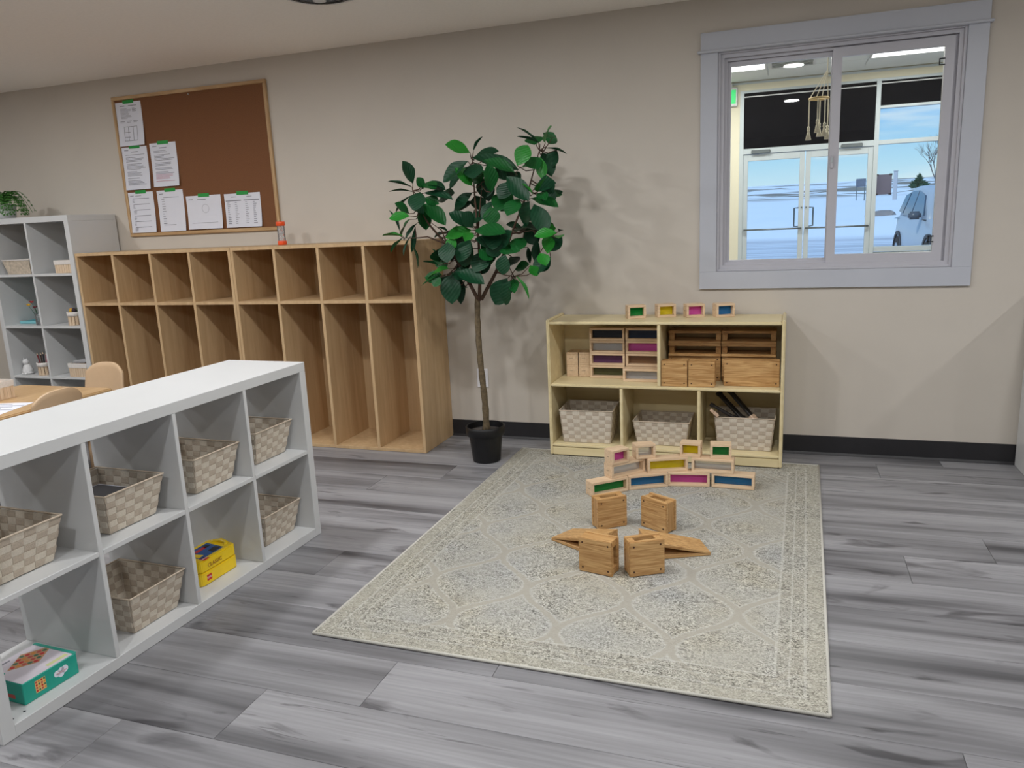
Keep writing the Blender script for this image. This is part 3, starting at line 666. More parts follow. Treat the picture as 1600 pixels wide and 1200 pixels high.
    for c_, w_, col in ((.145, .004, lin(206, 204, 196)), (.105, .003, lin(206, 204, 196)), (.062, .004, lin(206, 204, 196)), (.030, .022, lin(170, 166, 152))):
        st = mt('LESS_THAN', mt('ABSOLUTE', mt('SUBTRACT', ed, c_)), w_)
        q = N(nt, 'ShaderNodeMixRGB'); nt.links.new(mt('MULTIPLY', st, .3), q.inputs[0]); nt.links.new(prev.outputs[0], q.inputs[1]); q.inputs[2].default_value = col; prev = q
    nt.links.new(prev.outputs[0], b.inputs['Base Color'])
    b.inputs['Roughness'].default_value = .95; b.inputs['Specular IOR Level'].default_value = .1
    bp = N(nt, 'ShaderNodeBump'); bp.inputs['Strength'].default_value = .5; bp.inputs['Distance'].default_value = .003
    fine = nse(220, 3); nt.links.new(fine.outputs['Fac'], bp.inputs['Height']); nt.links.new(bp.outputs[0], b.inputs['Normal'])
    return m
RC = [Vector((-1.408, -.212)), Vector((.189, -.219)), Vector((.142, -2.344)), Vector((-1.434, -2.329))]   # back-left, back-right, front-right, front-left
rug = thing('area_rug', 'pale cream and grey rug with a faded ogee lattice on the floor', 'rug', (-.63, -1.28, 0))
nu, nv = 28, 36; vs, fs, uvs = [], [], []
for j in range(nv+1):
    for i in range(nu+1):
        u, v = i/nu, j/nv
        p = (RC[3]*(1-u)+RC[2]*u)*(1-v)+(RC[0]*(1-u)+RC[1]*u)*v
        h = .007+.0006*math.sin(u*9)*math.sin(v*7)
        vs.append((p.x+.63, p.y+1.28, h)); uvs.append((u*1.6, v*2.12))
fs = [(j*(nu+1)+i, j*(nu+1)+i+1, (j+1)*(nu+1)+i+1, (j+1)*(nu+1)+i) for j in range(nv) for i in range(nu)]
me = bpy.data.meshes.new('pile'); nb = len(vs)
vs2 = vs+[(v[0], v[1], .0005) for v in vs]
fs2 = fs+[tuple(i+nb for i in reversed(f)) for f in fs]
rim_i = [i for i in range(nu+1)]+[j*(nu+1)+nu for j in range(1, nv+1)]+[nv*(nu+1)+i for i in range(nu-1, -1, -1)]+[j*(nu+1) for j in range(nv-1, 0, -1)]
fs2 += [(rim_i[k], rim_i[k]+nb, rim_i[(k+1) % len(rim_i)]+nb, rim_i[(k+1) % len(rim_i)]) for k in range(len(rim_i))]
me.from_pydata(vs2, [], fs2); lay = me.uv_layers.new(name='UVMap')
for l in me.loops: lay.data[l.index].uv = uvs[l.vertex_index % nb]
me.materials.append(rug_material()); obj('pile', me, None, rug)
bind = plain('cream_binding', lin(196, 193, 184), .9, noise=.06, nscale=300, bump=.4)
for a, b_ in ((0, 1), (1, 2), (2, 3), (3, 0)):
    p, q = RC[a], RC[b_]
    obj('binding', MB().tube([(p.x+.63, p.y+1.28, .005), (q.x+.63, q.y+1.28, .005)], .005, 8).mesh('binding', smooth=True), bind, rug)

# ------------------------------------------------------------------ eight-cubby lockers (two units of four)
def locker(x0, x1, label):
    t = thing('cubby_locker', label, 'locker', (x0, -.3995, 0), 0, 'wooden cubby lockers along the wall')
    W, D, H, T = x1-x0, .396, 1.2164, .0185
    def q(n, a, b_, c, d, e_, f): return box(n, a, b_, c, d, e_, f, M['maple'], t, .0008)
    q('top_panel', 0, W, 0, D, H-T, H); q('bottom_panel', T, W-T, 0, D, 0.001, T)
    q('side_panel', 0, T, 0, D, 0.001, H-T); q('side_panel', W-T, W, 0, D, 0.001, H-T)
    q('back_panel', T, W-T, D-.006, D, T, H-T)
    pitch = (W-T)/4
    for i in (1, 2, 3): q('divider', i*pitch, i*pitch+T, .001, D-.006, T, H-T)
    for i in range(4): q('shelf', i*pitch+T, (i+1)*pitch, .001, D-.006, .8936-T, .8936)
    return t
locker(-4.379, -3.1505, 'left of the two light wood cubby lockers, beside the tall white shelf')
locker(-3.1485, -1.937, 'right of the two light wood cubby lockers, next to the leafy tree')

# ------------------------------------------------------------------ white cube shelving
def cube_shelf(name, label, cat, cols, rows, loc, rz, group=None):
    """front at y=0 facing -y, x from 0 to W, depth to +y"""
    t = thing(name, label, cat, loc, rz, group)
    o, i_, c = .038, .016, .3358
    W, H, D = 2*o+cols*c+(cols-1)*i_, 2*o+rows*c+(rows-1)*i_, .39
    H = min(H, .765 if rows == 2 else 1.465); W = W if cols != 4 else 1.465
    def q(n, a, b_, c_, d, e_, f, bev=.0012): return box(n, a, b_, c_, d, e_, f, M['white'], t, bev)
    q('top_panel', 0, W, 0, D, H-o, H); q('bottom_panel', o, W-o, 0, D, .001, o)
    q('side_panel', 0, o, 0, D, .001, H-o); q('side_panel', W-o, W, 0, D, .001, H-o)
    cw = (W-2*o-(cols-1)*i_)/cols; ch = (H-2*o-(rows-1)*i_)/rows
    if cols >= rows:   # long dividers full height
        for k in range(1, cols): q('divider', o+k*cw+(k-1)*i_, o+k*(cw+i_), .0005, D-.0005, o, H-o)
        for k in range(cols):
            for r in range(1, rows): q('shelf', o+k*(cw+i_), o+k*(cw+i_)+cw, .0005, D-.0005, o+r*ch+(r-1)*i_, o+r*(ch+i_))
    else:
        for r in range(1, rows): q('shelf', o, W-o, .0005, D-.0005, o+r*ch+(r-1)*i_, o+r*(ch+i_))
        for r in range(rows):
            for k in range(1, cols): q('divider', o+k*cw+(k-1)*i_, o+k*(cw+i_), .0005, D-.0005, o+r*(ch+i_), o+r*(ch+i_)+ch)
    return t
tall = cube_shelf('cube_shelf', 'tall white cube shelf standing at the left against the wall', 'shelf', 2, 4, (-5.147-.0015, -.405, 0), 0)
# low room divider: local frame u from the far end; front faces the rug
KA = -1.5951
KE = Vector((math.cos(KA), math.sin(KA), 0)); KN = Vector((math.sin(KA), -math.cos(KA), 0)); K0 = Vector((-1.8858, -1.5768, 0))
def kp(u, v, z): return K0+KE*u+KN*v+Vector((0, 0, z))
# local x runs from near end to far end so that local +y points to the back
RZK = math.atan2(-KE.y, -KE.x)
near = kp(1.465, 0, 0)
low = cube_shelf('cube_shelf', 'low white cube shelf dividing the room in the left foreground', 'shelf', 4, 2, near, RZK)
for u in (1.41, 1.375):
    p = Vector((1.465-u, .03, .0381)); obj('peg_hole', MB().lathe([(.004, 0), (.004, .0006)], 10).mesh('peg_hole'), M['dark'], low, p)

# ------------------------------------------------------------------ woven strap baskets
def basket_parts(W, D, H, taper, nb, nx, ny):
    """meshes of a basket woven of flat straps; origin at base centre"""
    A, TH = .0011, .0012
    def half(z):
        f = taper+(1-taper)*z/H; return W/2*f, D/2*f
    sides = [((-1, -1), (1, -1), nx, (0, -1)), ((1, -1), (1, 1), ny, (1, 0)), ((1, 1), (-1, 1), nx, (0, 1)), ((-1, 1), (-1, -1), ny, (-1, 0))]
    def pt(s, t, z, off):
        a, b_, n, nr = sides[s]; hw, hd = half(z)
        return Vector(((a[0]+(b_[0]-a[0])*t)*hw+nr[0]*off, (a[1]+(b_[1]-a[1])*t)*hd+nr[1]*off, z))
    def sweep(outer, inner):  # lists of (lo, hi) pairs
        n = len(outer); vs = []; fs = []
        for (a, b_), (c, d) in zip(outer, inner): vs += [a, b_, c, d]
        for i in range(n-1):
            o = 4*i; fs += [(o, o+4, o+5, o+1), (o+2, o+3, o+7, o+6), (o+1, o+5, o+7, o+3), (o, o+2, o+6, o+4)]
        return vs, fs
    bands, straps = [], []
    bh = (H-.008)/nb; g = .0007
    for i in range(nb):
        z0, z1 = .002+i*bh+g, .002+(i+1)*bh-g; out, inn = [], []
        for s in range(4):
            n = sides[s][2]
            for j in range(n):
                sg = A*(1 if (i+j+s) % 2 else -1)
                for f in (.18, .82):
                    t = (j+f)/n
                    out.append((pt(s, t, z0, sg+TH/2), pt(s, t, z1, sg+TH/2))); inn.append((pt(s, t, z0, sg-TH/2), pt(s, t, z1, sg-TH/2)))
        out.append(out[0]); inn.append(inn[0])
        bands.append(MB().add(*sweep(out, inn)).mesh('horizontal_strap'))
    for s in range(4):
        n = sides[s][2]
        for j in range(n):
            mg = .04; out, inn = [], []
            for i in range(nb):
                sg = -A*(1 if (i+j+s) % 2 else -1)
                for f in (.18, .82):
                    z = .002+(i+f)*bh
                    out.append((pt(s, (j+mg)/n, z, sg+TH/2), pt(s, (j+1-mg)/n, z, sg+TH/2))); inn.append((pt(s, (j+mg)/n, z, sg-TH/2), pt(s, (j+1-mg)/n, z, sg-TH/2)))
            straps.append(MB().add(*sweep(out, inn)).mesh('vertical_strap'))
    hw, hd = half(0); base = MB().box(-hw+.002, hw-.002, -hd+.002, hd-.002, 0, .003).mesh('base')
    hw, hd = half(H); zt = H-.003
    rim = []
    for (a, b_) in (((-hw, -hd), (hw, -hd)), ((hw, -hd), (hw, hd)), ((hw, hd), (-hw, hd)), ((-hw, hd), (-hw, -hd))):
        rim.append(MB().tube([(a[0], a[1], zt), (b_[0], b_[1], zt)], .0032, 6).mesh('rim'))
    return bands, straps, base, rim
BK = {}
def basket(kind, dims, label, loc, rz, group):
    if kind not in BK: BK[kind] = basket_parts(*dims)
    bands, straps, base, rim = BK[kind]
    t = thing('woven_basket', label, 'basket', loc, rz, group)
    obj('base', base, M['strapD'], t)
    for b_ in bands: obj('horizontal_strap', b_, M['strapL'], t)
    for s in straps: obj('vertical_strap', s, M['strapD'], t)
    for r in rim: obj('rim', r, M['rim'], t)
    return t
GB = 'woven baskets in the low white shelf'
SD = (.238, .30, .138, .80, 6, 6, 8)
Z2 = .0385; Z1 = .3915
def kb(label, u, v, z, dr=0): return basket('s', SD, label, kp(u, v+.15, z), RZK+dr, GB)
kb('woven taupe basket in the far upper cube of the low white shelf', .170, .055, Z1)
kb('woven taupe basket in the far lower cube of the low white shelf', .166, .058, Z2)
kb('woven taupe basket in the upper cube above the yellow case', .512, .045, Z1)
kb('woven taupe basket in the upper cube above another woven basket, dark sheet inside', .888, .045, Z1)
kb('woven taupe basket at the left edge of the picture in the low white shelf', 1.27, .05, Z1)
kb('woven taupe basket in the lower cube between the yellow case and the teal box', .866, .034, Z2)
# a folded dark thing inside one basket
fb = thing('storage_tin', 'dark tin with a pale rim lying inside the woven basket of the low shelf', 'tin', kp(.888, .195, Z1+.0045), RZK)
box('body', -.080, .080, -.105, .105, 0, .072, M['dark'], fb, .003); box('lid', -.082, .082, -.107, .107, .072, .084, M['dark'], fb, .002)
mb = MB(); mb.box(-.084, .084, -.109, -.107, .076, .084); mb.box(-.084, .084, .107, .109, .076, .084); mb.box(-.084, -.082, -.107, .107, .076, .084); mb.box(.082, .084, -.107, .107, .076, .084)
obj('rim', mb.mesh('rim'), M['paper'], fb)

# ------------------------------------------------------------------ teal game box
tbx = thing('game_box', 'teal and white box of a wooden board game in the near lower cube', 'box', kp(1.268, .135, Z2), RZK-.02)
w, d, h = .172, .172, .066
box('tray', -w/2, w/2, -d/2, d/2, 0, h-.001, M['teal'], tbx, .002)
box('lid_top', -w/2+.002, w/2-.010, -d/2+.002, d/2-.002, h-.001, h, M['pinkgrey'], tbx)
box('hinge_edge', w/2-.010, w/2+.001, -d/2, d/2, h-.002, h+.002, M['teal'], tbx, .001)
pic = obj('printed_picture', MB().prism([(-0.053, 0.02), (0.013, -0.025), (0.089, 0.021), (0.023, 0.066)], h, h+.0004).mesh('printed_picture'), plain('printed_wood', lin(198, 150, 110), .5, noise=.08, nscale=40), tbx)
cols_ = [M['red'], plain('print_green', lin(70, 110, 80), .5, noise=.1, nscale=30), plain('print_rose', lin(190, 80, 70), .5, noise=.1, nscale=30), plain('print_orange', lin(214, 140, 60), .5, noise=.1, nscale=30)]
for i in range(5):
    for j in range(4):
        u, v = (i+.6)/5.4, (j+.6)/4.4
        a = Vector((-0.053, 0.02)).lerp(Vector((0.013, -0.025)), u); b2 = Vector((0.023, 0.066)).lerp(Vector((0.089, 0.021)), u); p = a.lerp(b2, v)
        obj('printed_dot', MB().lathe([(.0070, 0), (.0070, .0003)], 10).mesh('printed_dot'), cols_[(i*3+j*j) % 4], pic, (p.x, p.y, h+.0004))
obj('printed_stripe', MB().box(.005, .070, -.074, -.060, h, h+.0003).mesh('printed_stripe'), plain('print_lime', lin(206, 210, 150), .5, noise=.05, nscale=60), tbx)
obj('printed_title', MB().box(-.050, -.010, .064, .070, h, h+.0003).mesh('printed_title'), M['ink'], tbx)
obj('printed_badge', MB().lathe([(.012, h), (.012, h+.0003)], 16, (-.072, .02, 0)).mesh('printed_badge'), M['teal'], tbx)
cb = MB()
for cx_, cz_, r in ((-.012, .036, .0095), (.0, .030, .010), (.013, .038, .011), (.002, .040, .009)):
    cb.add(*(lambda n: ([(cx_+.030+r*math.cos(2*PI*k/n), -d/2-.0006, cz_+r*math.sin(2*PI*k/n)) for k in range(n)]+[(cx_+.030+r*math.cos(2*PI*k/n), -d/2, cz_+r*math.sin(2*PI*k/n)) for k in range(n)], [tuple(range(n)), tuple(range(2*n-1, n-1, -1))]+[(k, (k+1) % n, (k+1) % n+n, k+n) for k in range(n)]))(14))
obj('printed_cloud', cb.mesh('printed_cloud'), M['paper'], tbx)
obj('printed_scribble', MB().box(.015, .048, -d/2-.001, -d/2-.0006, .033, .037).mesh('printed_scribble'), plain('print_pink', lin(204, 170, 176), .6, noise=.1, nscale=90), tbx)
pb = obj('printed_board', MB().box(-.050, -.018, -d/2-.0006, -d/2, .016, .052).mesh('printed_board'), plain('print_cream', lin(230, 190, 120), .5, noise=.05, nscale=60), tbx)
for i in range(4):
    for j in range(4): obj('printed_dot', MB().box(-.0026, .0026, -.0004, 0, -.003, .003).mesh('printed_dot'), cols_[(i+j*2) % 4], pb, (-.046+i*.0082, -d/2-.0006, .0215+j*.0088))
obj('printed_tab', MB().box(-w/2-.0005, -w/2, -.05, .02, .014, .026).mesh('printed_tab'), cols_[2], tbx)

# ------------------------------------------------------------------ yellow brick case
yc = thing('toy_case', 'yellow plastic toy brick case with red latch in the lower cube', 'case', kp(.536, .075, Z2), RZK)
yw, yd, yh = .196, .13, .096
def rpoly(w_, d_, r, n=4):
    o = []
    for cx_, cy_, a0 in ((w_/2-r, -d_/2+r, -PI/2), (w_/2-r, d_/2-r, 0), (-w_/2+r, d_/2-r, PI/2), (-w_/2+r, -d_/2+r, PI)):
        for k in range(n+1):
            a = a0+PI/2*k/n; o.append((cx_+r*math.cos(a), cy_+r*math.sin(a)))
    return o
obj('shell', MB().prism(rpoly(yw, yd, .018), 0, yh*.52).mesh('shell', .003, seg=2), M['yellow'], yc, (0, .068, 0))
obj('shell_lid', MB().prism(rpoly(yw-.002, yd-.002, .018), yh*.53, yh).mesh('shell_lid', .006, seg=2), M['yellow'], yc, (0, .068, 0))
obj('label_sheet', MB().prism([(-.066, -.045), (.050, -.045), (.062, .045), (-.066, .045)], yh, yh+.0006).mesh('label_sheet'), M['blue'], yc, (0, .067, 0))
for (x0, x1, y0, y1, mt_) in ((.0, .05, -.04, -.008, 'dark'), (-.03, .03, .010, .030, 'red'), (-.062, -.035, -.03, .02, 'yellow'), (.02, .05, .012, .036, 'dark')):
    obj('printed_figure', MB().prism([(x0, y0), (x1, y0+.004), (x1-.006, y1), (x0+.004, y1-.003)], yh+.0006, yh+.0012).mesh('printed_figure'), M[mt_], yc, (0, .067, 0))
lg = obj('logo_square', MB().box(-.014, .014, -.0125, .0125, 0, .0006).mesh('logo_square'), M['red'], yc, (-.058, .017, yh))
text_mesh('LEGO', .011, M['paper'], 'logo_letters', lg, (0, 0, .0007), (0, 0, 0))
text_mesh('CLASSIC', .020, plain('brown_print', lin(150, 92, 40), .5, noise=.02, nscale=20), 'title_letters', yc, (-.022, .0028, .070), (PI/2, 0, 0))
lg2 = obj('logo_square', MB().box(-.012, .012, -.0006, 0, -.011, .011).mesh('logo_square'), M['red'], yc, (-.058, .0030, .026))
text_mesh('LEGO', .009, M['paper'], 'logo_letters', lg2, (0, -.0008, 0), (PI/2, 0, 0))
box('latch', -.104, -.096, .040, .090, .018, .070, M['red'], yc, .003)
obj('handle', MB().tube([(.060, .03, yh*.86), (.082, .035, yh*1.02), (.090, .065, yh*1.05), (.082, .095, yh*1.02), (.060, .10, yh*.86)], .009, 8).mesh('handle', smooth=True), M['yellow'], yc)

# ------------------------------------------------------------------ low cream shelf
SA = -.0093
lsh = thing('toy_shelf', 'low cream wooden shelf with baskets and blocks under the window', 'shelf', (-1.2119, -.309-.006, 0), SA)
SW, SDp, SH_, ST = 1.2232, .310, .771, .0165
ZB = .0106
def sq(n, a, b_, c, d_, e_, f, bev=.004, seg=2): return box(n, a, b_, c, d_, e_, f, M['birch'], lsh, bev, seg)
for x in (0, SW-ST): sq('side_panel', x, x+ST, 0, SDp, ZB, SH_, .006, 3)
sq('top_panel', ST, SW-ST, .002, SDp, .742, .758); sq('middle_shelf', ST, SW-ST, .002, SDp-.006, .401, .4175); sq('bottom_shelf', ST, SW-ST, .002, SDp-.006, .0605, .077)
sq('toe_board', ST, SW-ST, .006, .02, .013, .058, .002); sq('back_panel', ST, SW-ST, SDp-.006, SDp, .0605, .742, .001)
sq('divider', .598, .6145, .004, SDp-.006, .4175, .742, .003); sq('divider', .397, .4135, .004, SDp-.006, .077, .401, .003); sq('divider', .802, .8185, .004, SDp-.006, .077, .401, .003)
SE = Vector((math.cos(SA), math.sin(SA), 0)); SN = Vector((-math.sin(SA), math.cos(SA), 0)); S0 = Vector((-1.2119, -.315, 0))
def spt(u, v, z): return S0+SE*u+SN*v+Vector((0, 0, z))
GL = 'woven baskets in the low cream shelf'
basket('l1', (.296, .255, .188, .88, 8, 8, 7), 'tall woven basket in the left bay of the low cream shelf', spt(.196, .155, .0775), SA+.05, GL)
basket('l2', (.300, .240, .136, .86, 6, 9, 7), 'shallow woven basket in the middle bay of the low cream shelf', spt(.606, .175, .0775), SA, GL)
bk3 = basket('l3', (.300, .235, .178, .88, 8, 8, 7), 'tall woven basket holding dark wooden sticks in the right bay', spt(1.035, .172, .0775), SA, GL)
# dark sticks leaning in the third basket
dkw = plain('dark_stained_stick', lin(32, 28, 26), .55, noise=.25, nscale=30, bump=.3)
pnk = plain('bare_peach_wood', lin(206, 176, 150), .6, noise=.08, nscale=60)
def stick(label, p, q, w_, t_, mat, extra=None, grp='sticks leaning out of the right basket'):
    P, Q = Vector(p), Vector(q); L = (Q-P).length
    o = thing('toy_plank', label, 'toy', P, 0, grp); o.rotation_mode = 'QUATERNION'; o.rotation_quaternion = (Q-P).to_track_quat('X', 'Z')
    box('bar', 0, L, -w_/2, w_/2, -t_/2, t_/2, mat, o, .002)
    box('end_block', 0, .03, -w_/2-.004, w_/2+.004, -t_/2-.003, t_/2+.003, extra or mat, o, .002); box('end_block', L-.02, L, -w_/2-.003, w_/2+.003, -t_/2-.002, t_/2+.002, mat, o, .002)
stick('upper dark stick leaning out of the right woven basket', spt(1.085, .10, .235), spt(.945, .17, .378), .030, .014, dkw, pnk)
stick('middle dark stick leaning out of the right woven basket', spt(1.035, .105, .225), spt(.890, .20, .352), .030, .014, dkw)
stick('lowest dark stick resting at the basket edge, leaning left', spt(1.0, .085, .238), spt(.860, .095, .312), .024, .012, dkw)
stick('short pale wooden peg at the left of the dark sticks', spt(.905, .045, .262), spt(.866, .040, .296), .014, .010, pnk)

# ------------------------------------------------------------------ framed colour-window blocks
LBm = {}
def window_block(kind, colour, label, loc, rz, group):
    L = .196 if kind == 'long' else .098
    H_, D_, T_ = .0695, .066, .0115
    if kind not in LBm:
        LBm[kind] = (MB().box(-L/2, L/2, -D_/2, D_/2, -T_/2, T_/2).mesh('board', .0015, seg=2), MB().box(-T_/2, T_/2, -D_/2, D_/2, -H_/2+T_, H_/2-T_).mesh('end_board', .0008), MB().box(-L/2+T_, L/2-T_, -.0015, .0015, -H_/2+T_, H_/2-T_).mesh('pane'),
                     MB().box(-.0003, .0003, -.010, .010, -.0008, .0008).mesh('joint'))
    a, e_, p, jn = LBm[kind]
    t = thing('window_block', label, 'block', loc, rz, group)
    obj('board', a, M['beech'], t, (0, 0, T_/2)); obj('board', a, M['beech'], t, (0, 0, H_-T_/2))
    for s in (-1, 1):
        obj('end_board', e_, M['beech'], t, (s*(L/2-T_/2), 0, H_/2))
        obj('joint', jn, M['dowel'], t, (s*(L/2+.0001), .004, H_/2))
    pn = bpy.data.objects.new('pane', p if False else p.copy()); COL.objects.link(pn); pn.parent = t; pn.location = (0, 0, H_/2)
    pn.data.materials.clear(); pn.data.materials.append(ACR[colour])
    return t
BH = .0697
G1 = 'colour window blocks stacked in a curved wall on the rug'; G2 = 'colour window blocks in a row on top of the shelf'; G3 = 'colour window blocks stacked in the shelf'
def wb_line(kind, colour, label, a, b_, z):
    """front lower edge from a to b (left to right seen from the camera)"""
    A_, B_ = Vector(a), Vector(b_); dv = (B_-A_).normalized(); nrm = Vector((-dv.y, dv.x)); c = (A_+B_)/2+nrm*.033
    window_block(kind, colour, label, (c.x, c.y, z), math.atan2(dv.y, dv.x), G1)
ZR = .0085
wb_line('long', 'green', 'long block with green pane at the left end of the bottom row on the rug', (-.822, -.917), (-.685, -.797), ZR)
wb_line('long', 'blue', 'long block with blue pane second from left in the bottom row on the rug', (-.676, -.785), (-.510, -.700), ZR)
wb_line('long', 'pink', 'long block with pink pane in the bottom row on the rug', (-.507, -.690), (-.314, -.662), ZR)
wb_line('long', 'blue', 'long block with blue pane at the right end of the bottom row on the rug', (-.306, -.662), (-.108, -.669), ZR)
wb_line('long', 'clear', 'long block with clear pane at the left of the middle row on the rug', (-.746, -.842), (-.617, -.704), ZR+BH)
wb_line('long', 'yellow', 'long block with yellow pane in the middle row on the rug', (-.599, -.724), (-.416, -.650), ZR+BH)
wb_line('long', 'clear', 'long block with clear pane at the right of the middle row on the rug', (-.398, -.663), (-.204, -.664), ZR+BH)
wb_line('half', 'pink', 'short block with pink pane at the left end of the top row on the rug', (-.742, -.846), (-.679, -.776), ZR+2*BH)
wb_line('half', 'clear', 'short block with clear pane in the top row on the rug', (-.650, -.738), (-.566, -.692), ZR+2*BH)
wb_line('half', 'yellow', 'short block with yellow pane in the top row on the rug', (-.457, -.647), (-.358, -.651), ZR+2*BH)
wb_line('half', 'green', 'short block with green pane at the right end of the top row on the rug', (-.314, -.651), (-.215, -.643), ZR+2*BH)
for (x, y, c) in ((-.752, -.156, 'green'), (-.600, -.112, 'yellow'), (-.449, -.113, 'pink'), (-.298, -.103, 'blue')):
    window_block('half', c, 'short block with %s pane standing on top of the low cream shelf' % c, (x, y, .7585), SA+.42, G2)
# inside: two columns
colsA = ['smoke', 'clear', 'purple', 'olive']; colsB = ['navy', 'pink', 'amber']
names = {'smoke': 'black', 'clear': 'clear', 'purple': 'dull purple', 'olive': 'olive', 'navy': 'dark blue', 'pink': 'magenta', 'amber': 'amber'}
ZS = .418
for i, c in enumerate(colsA):
    window_block('long', c, 'long block with %s pane in the left column inside the cream shelf' % names[c], spt(.293, .213, ZS+(3-i)*.0705), SA, G3)
for i, c in enumerate(colsB):
    window_block('long', c, 'long block with %s pane in the right column inside the cream shelf' % names[c], spt(.4955, .213, ZS+(3-i)*.0705), SA, G3)
window_block('long', 'clear', 'long block behind the front clear block at the foot of the right column', spt(.4955, .213, ZS), SA, G3)
window_block('long', 'clear', 'long block with clear pane set forward at the foot of the right column', spt(.494, .138, ZS), SA, G3)
for u, nm in ((.086, 'left'), (.157, 'right')):
    for k, lv in ((0, 'lower'), (1, 'upper')):
        window_block('half', 'clear', '%s %s short block turned end-on at the left inside the cream shelf' % (lv, nm), spt(u, .250, ZS+k*.0700), SA+PI/2, G3)

# ------------------------------------------------------------------ hollow hardwood blocks
HBm = {}
def hollow_block(kind, label, loc, rz, group, flat=False):
    """square or double plates held apart by spacers; stands on edge, plates facing -y and +y"""
    L = .134 if kind == 'square' else .272
    H_, D_, T_ = .134, .068, (.017 if kind == 'square' else .0135)
    rc = .003 if kind == 'square' else .030
    if kind not in HBm:
        HBm[kind] = (MB().box(-L/2, L/2, -T_/2, T_/2, -H_/2, H_/2).mesh('plate', .0022, seg=2), MB().box(-.013, .013, -(D_-2*T_)/2, (D_-2*T_)/2, -H_/2+rc, H_/2-rc).mesh('spacer', .001), MB().lathe([(.0038, -.0008), (.0038, .0008)], 10).mesh('dowel'))
    pl, sp, dw = HBm[kind]
    t = thing('hollow_block', label, 'block', loc, rz, group)
    if flat: t.rotation_euler = (PI/2, 0, rz)
    oz = 0 if flat else H_/2
    for s in (-1, 1):
        p = obj('plate', pl, M['oak'], t, (0, s*(D_/2-T_/2), oz))
        for dx in (-1, 1):
            for dz in (-1, 1): obj('dowel', dw, M['dowel'], p, (dx*(L/2-.016), s*T_/2, dz*(H_/2-.018)), (PI/2, 0, 0))
    for s in (-1, 1): obj('spacer', sp, M['oak2'], t, (s*(L/2-.0145), 0, oz))
    return t
G4 = 'hollow wooden blocks built up on the rug'; G5 = 'hollow wooden blocks stored in the shelf'
def hb_line(label, a, b_, side=1):
    A_, B_ = Vector(a), Vector(b_); dv = (B_-A_).normalized(); nrm = Vector((-dv.y, dv.x)); c = (A_+B_)/2+nrm*.034
    return hollow_block('square', label, (c.x, c.y, ZR), math.atan2(dv.y, dv.x), G4)
hb_line('square hollow wooden block at the back left of the rug build', (-.712, -1.296), (-.606, -1.215))
hb_line('square hollow wooden block at the back right of the rug build', (-.549, -1.206), (-.432, -1.274))
hb = hb_line('square hollow wooden block at the front left, its open side turned right', (-.699, -1.680), (-.567, -1.707))
hb_line('square hollow wooden block at the front right, its open side turned up', (-.504, -1.694), (-.387, -1.628))
# front-left and others: the open channel of the front-left block runs sideways
for c in list(kids(hb)):
    if c.name.startswith('spacer'):
        c.rotation_euler = (0, PI/2, 0); c.location = (0, 0, .134/2+(.053 if c.location.x > 0 else -.053))
def ramp_block(label, tip_f, dirv, side):
    """wedge: thin tip edge, rising away along dirv; width to the side"""
    t = thing('ramp_block', label, 'block', (tip_f[0], tip_f[1], ZR), math.atan2(dirv[1], dirv[0]), G4)
    L, H_, W_ = .250, .080, .128*side
    def wedge(n, prof):
        vs = [(x, 0, z) for x, z in prof]+[(x, W_, z) for x, z in prof]; k = len(prof)
        return obj(n, MB().add(vs, [tuple(range(k)), tuple(range(2*k-1, k-1, -1))]+[(i, (i+1) % k, (i+1) % k+k, i+k) for i in range(k)]).mesh(n, .001), M['oak'], t)
    wedge('sloped_plate', [(0, .004), (0, .012), (L, H_), (L, H_-.017), (.035, .012)])
    wedge('base_plate', [(.0, 0), (L, 0), (L, .015), (.050, .012), (.0, .004)])
    wedge('end_post', [(L-.022, .015), (L, .015), (L, H_-.017), (L-.022, H_-.022)])
    return t
ramp_block('wooden ramp block pointing left behind the front blocks on the rug', (-.878, -1.437), (.872, -.490), 1)
ramp_block('wooden ramp block pointing right behind the front blocks on the rug', (-.240, -1.434), (-.91, -.415), -1)
# stored in the shelf, right bay
hollow_block('square', 'square hollow wooden block at the front left of the right bay', spt(.683, .052, ZS), SA, G5)
hollow_block('square', 'square hollow wooden block beside it in the right bay of the cream shelf', spt(.822, .052, ZS), SA, G5)
hollow_block('double', 'long hollow wooden block at the front right of the right bay', spt(1.064, .100, ZS), SA, G5)
hollow_block('double', 'long hollow wooden block tucked behind the square pair in the shelf', spt(.766, .215, ZS), SA, G5)
hollow_block('double', 'long hollow wooden block tucked behind the front long block', spt(1.045, .215, ZS), SA, G5)
for u, s in ((.768, 'left'), (1.043, 'right')):
    for k, lv in ((0, 'lower'), (1, 'upper')):
        hollow_block('double', '%s %s flat-lying hollow block at the top of the right bay' % (lv, s), spt(u, .232, ZS+.1345+.034+k*.0685), SA, G5, True)

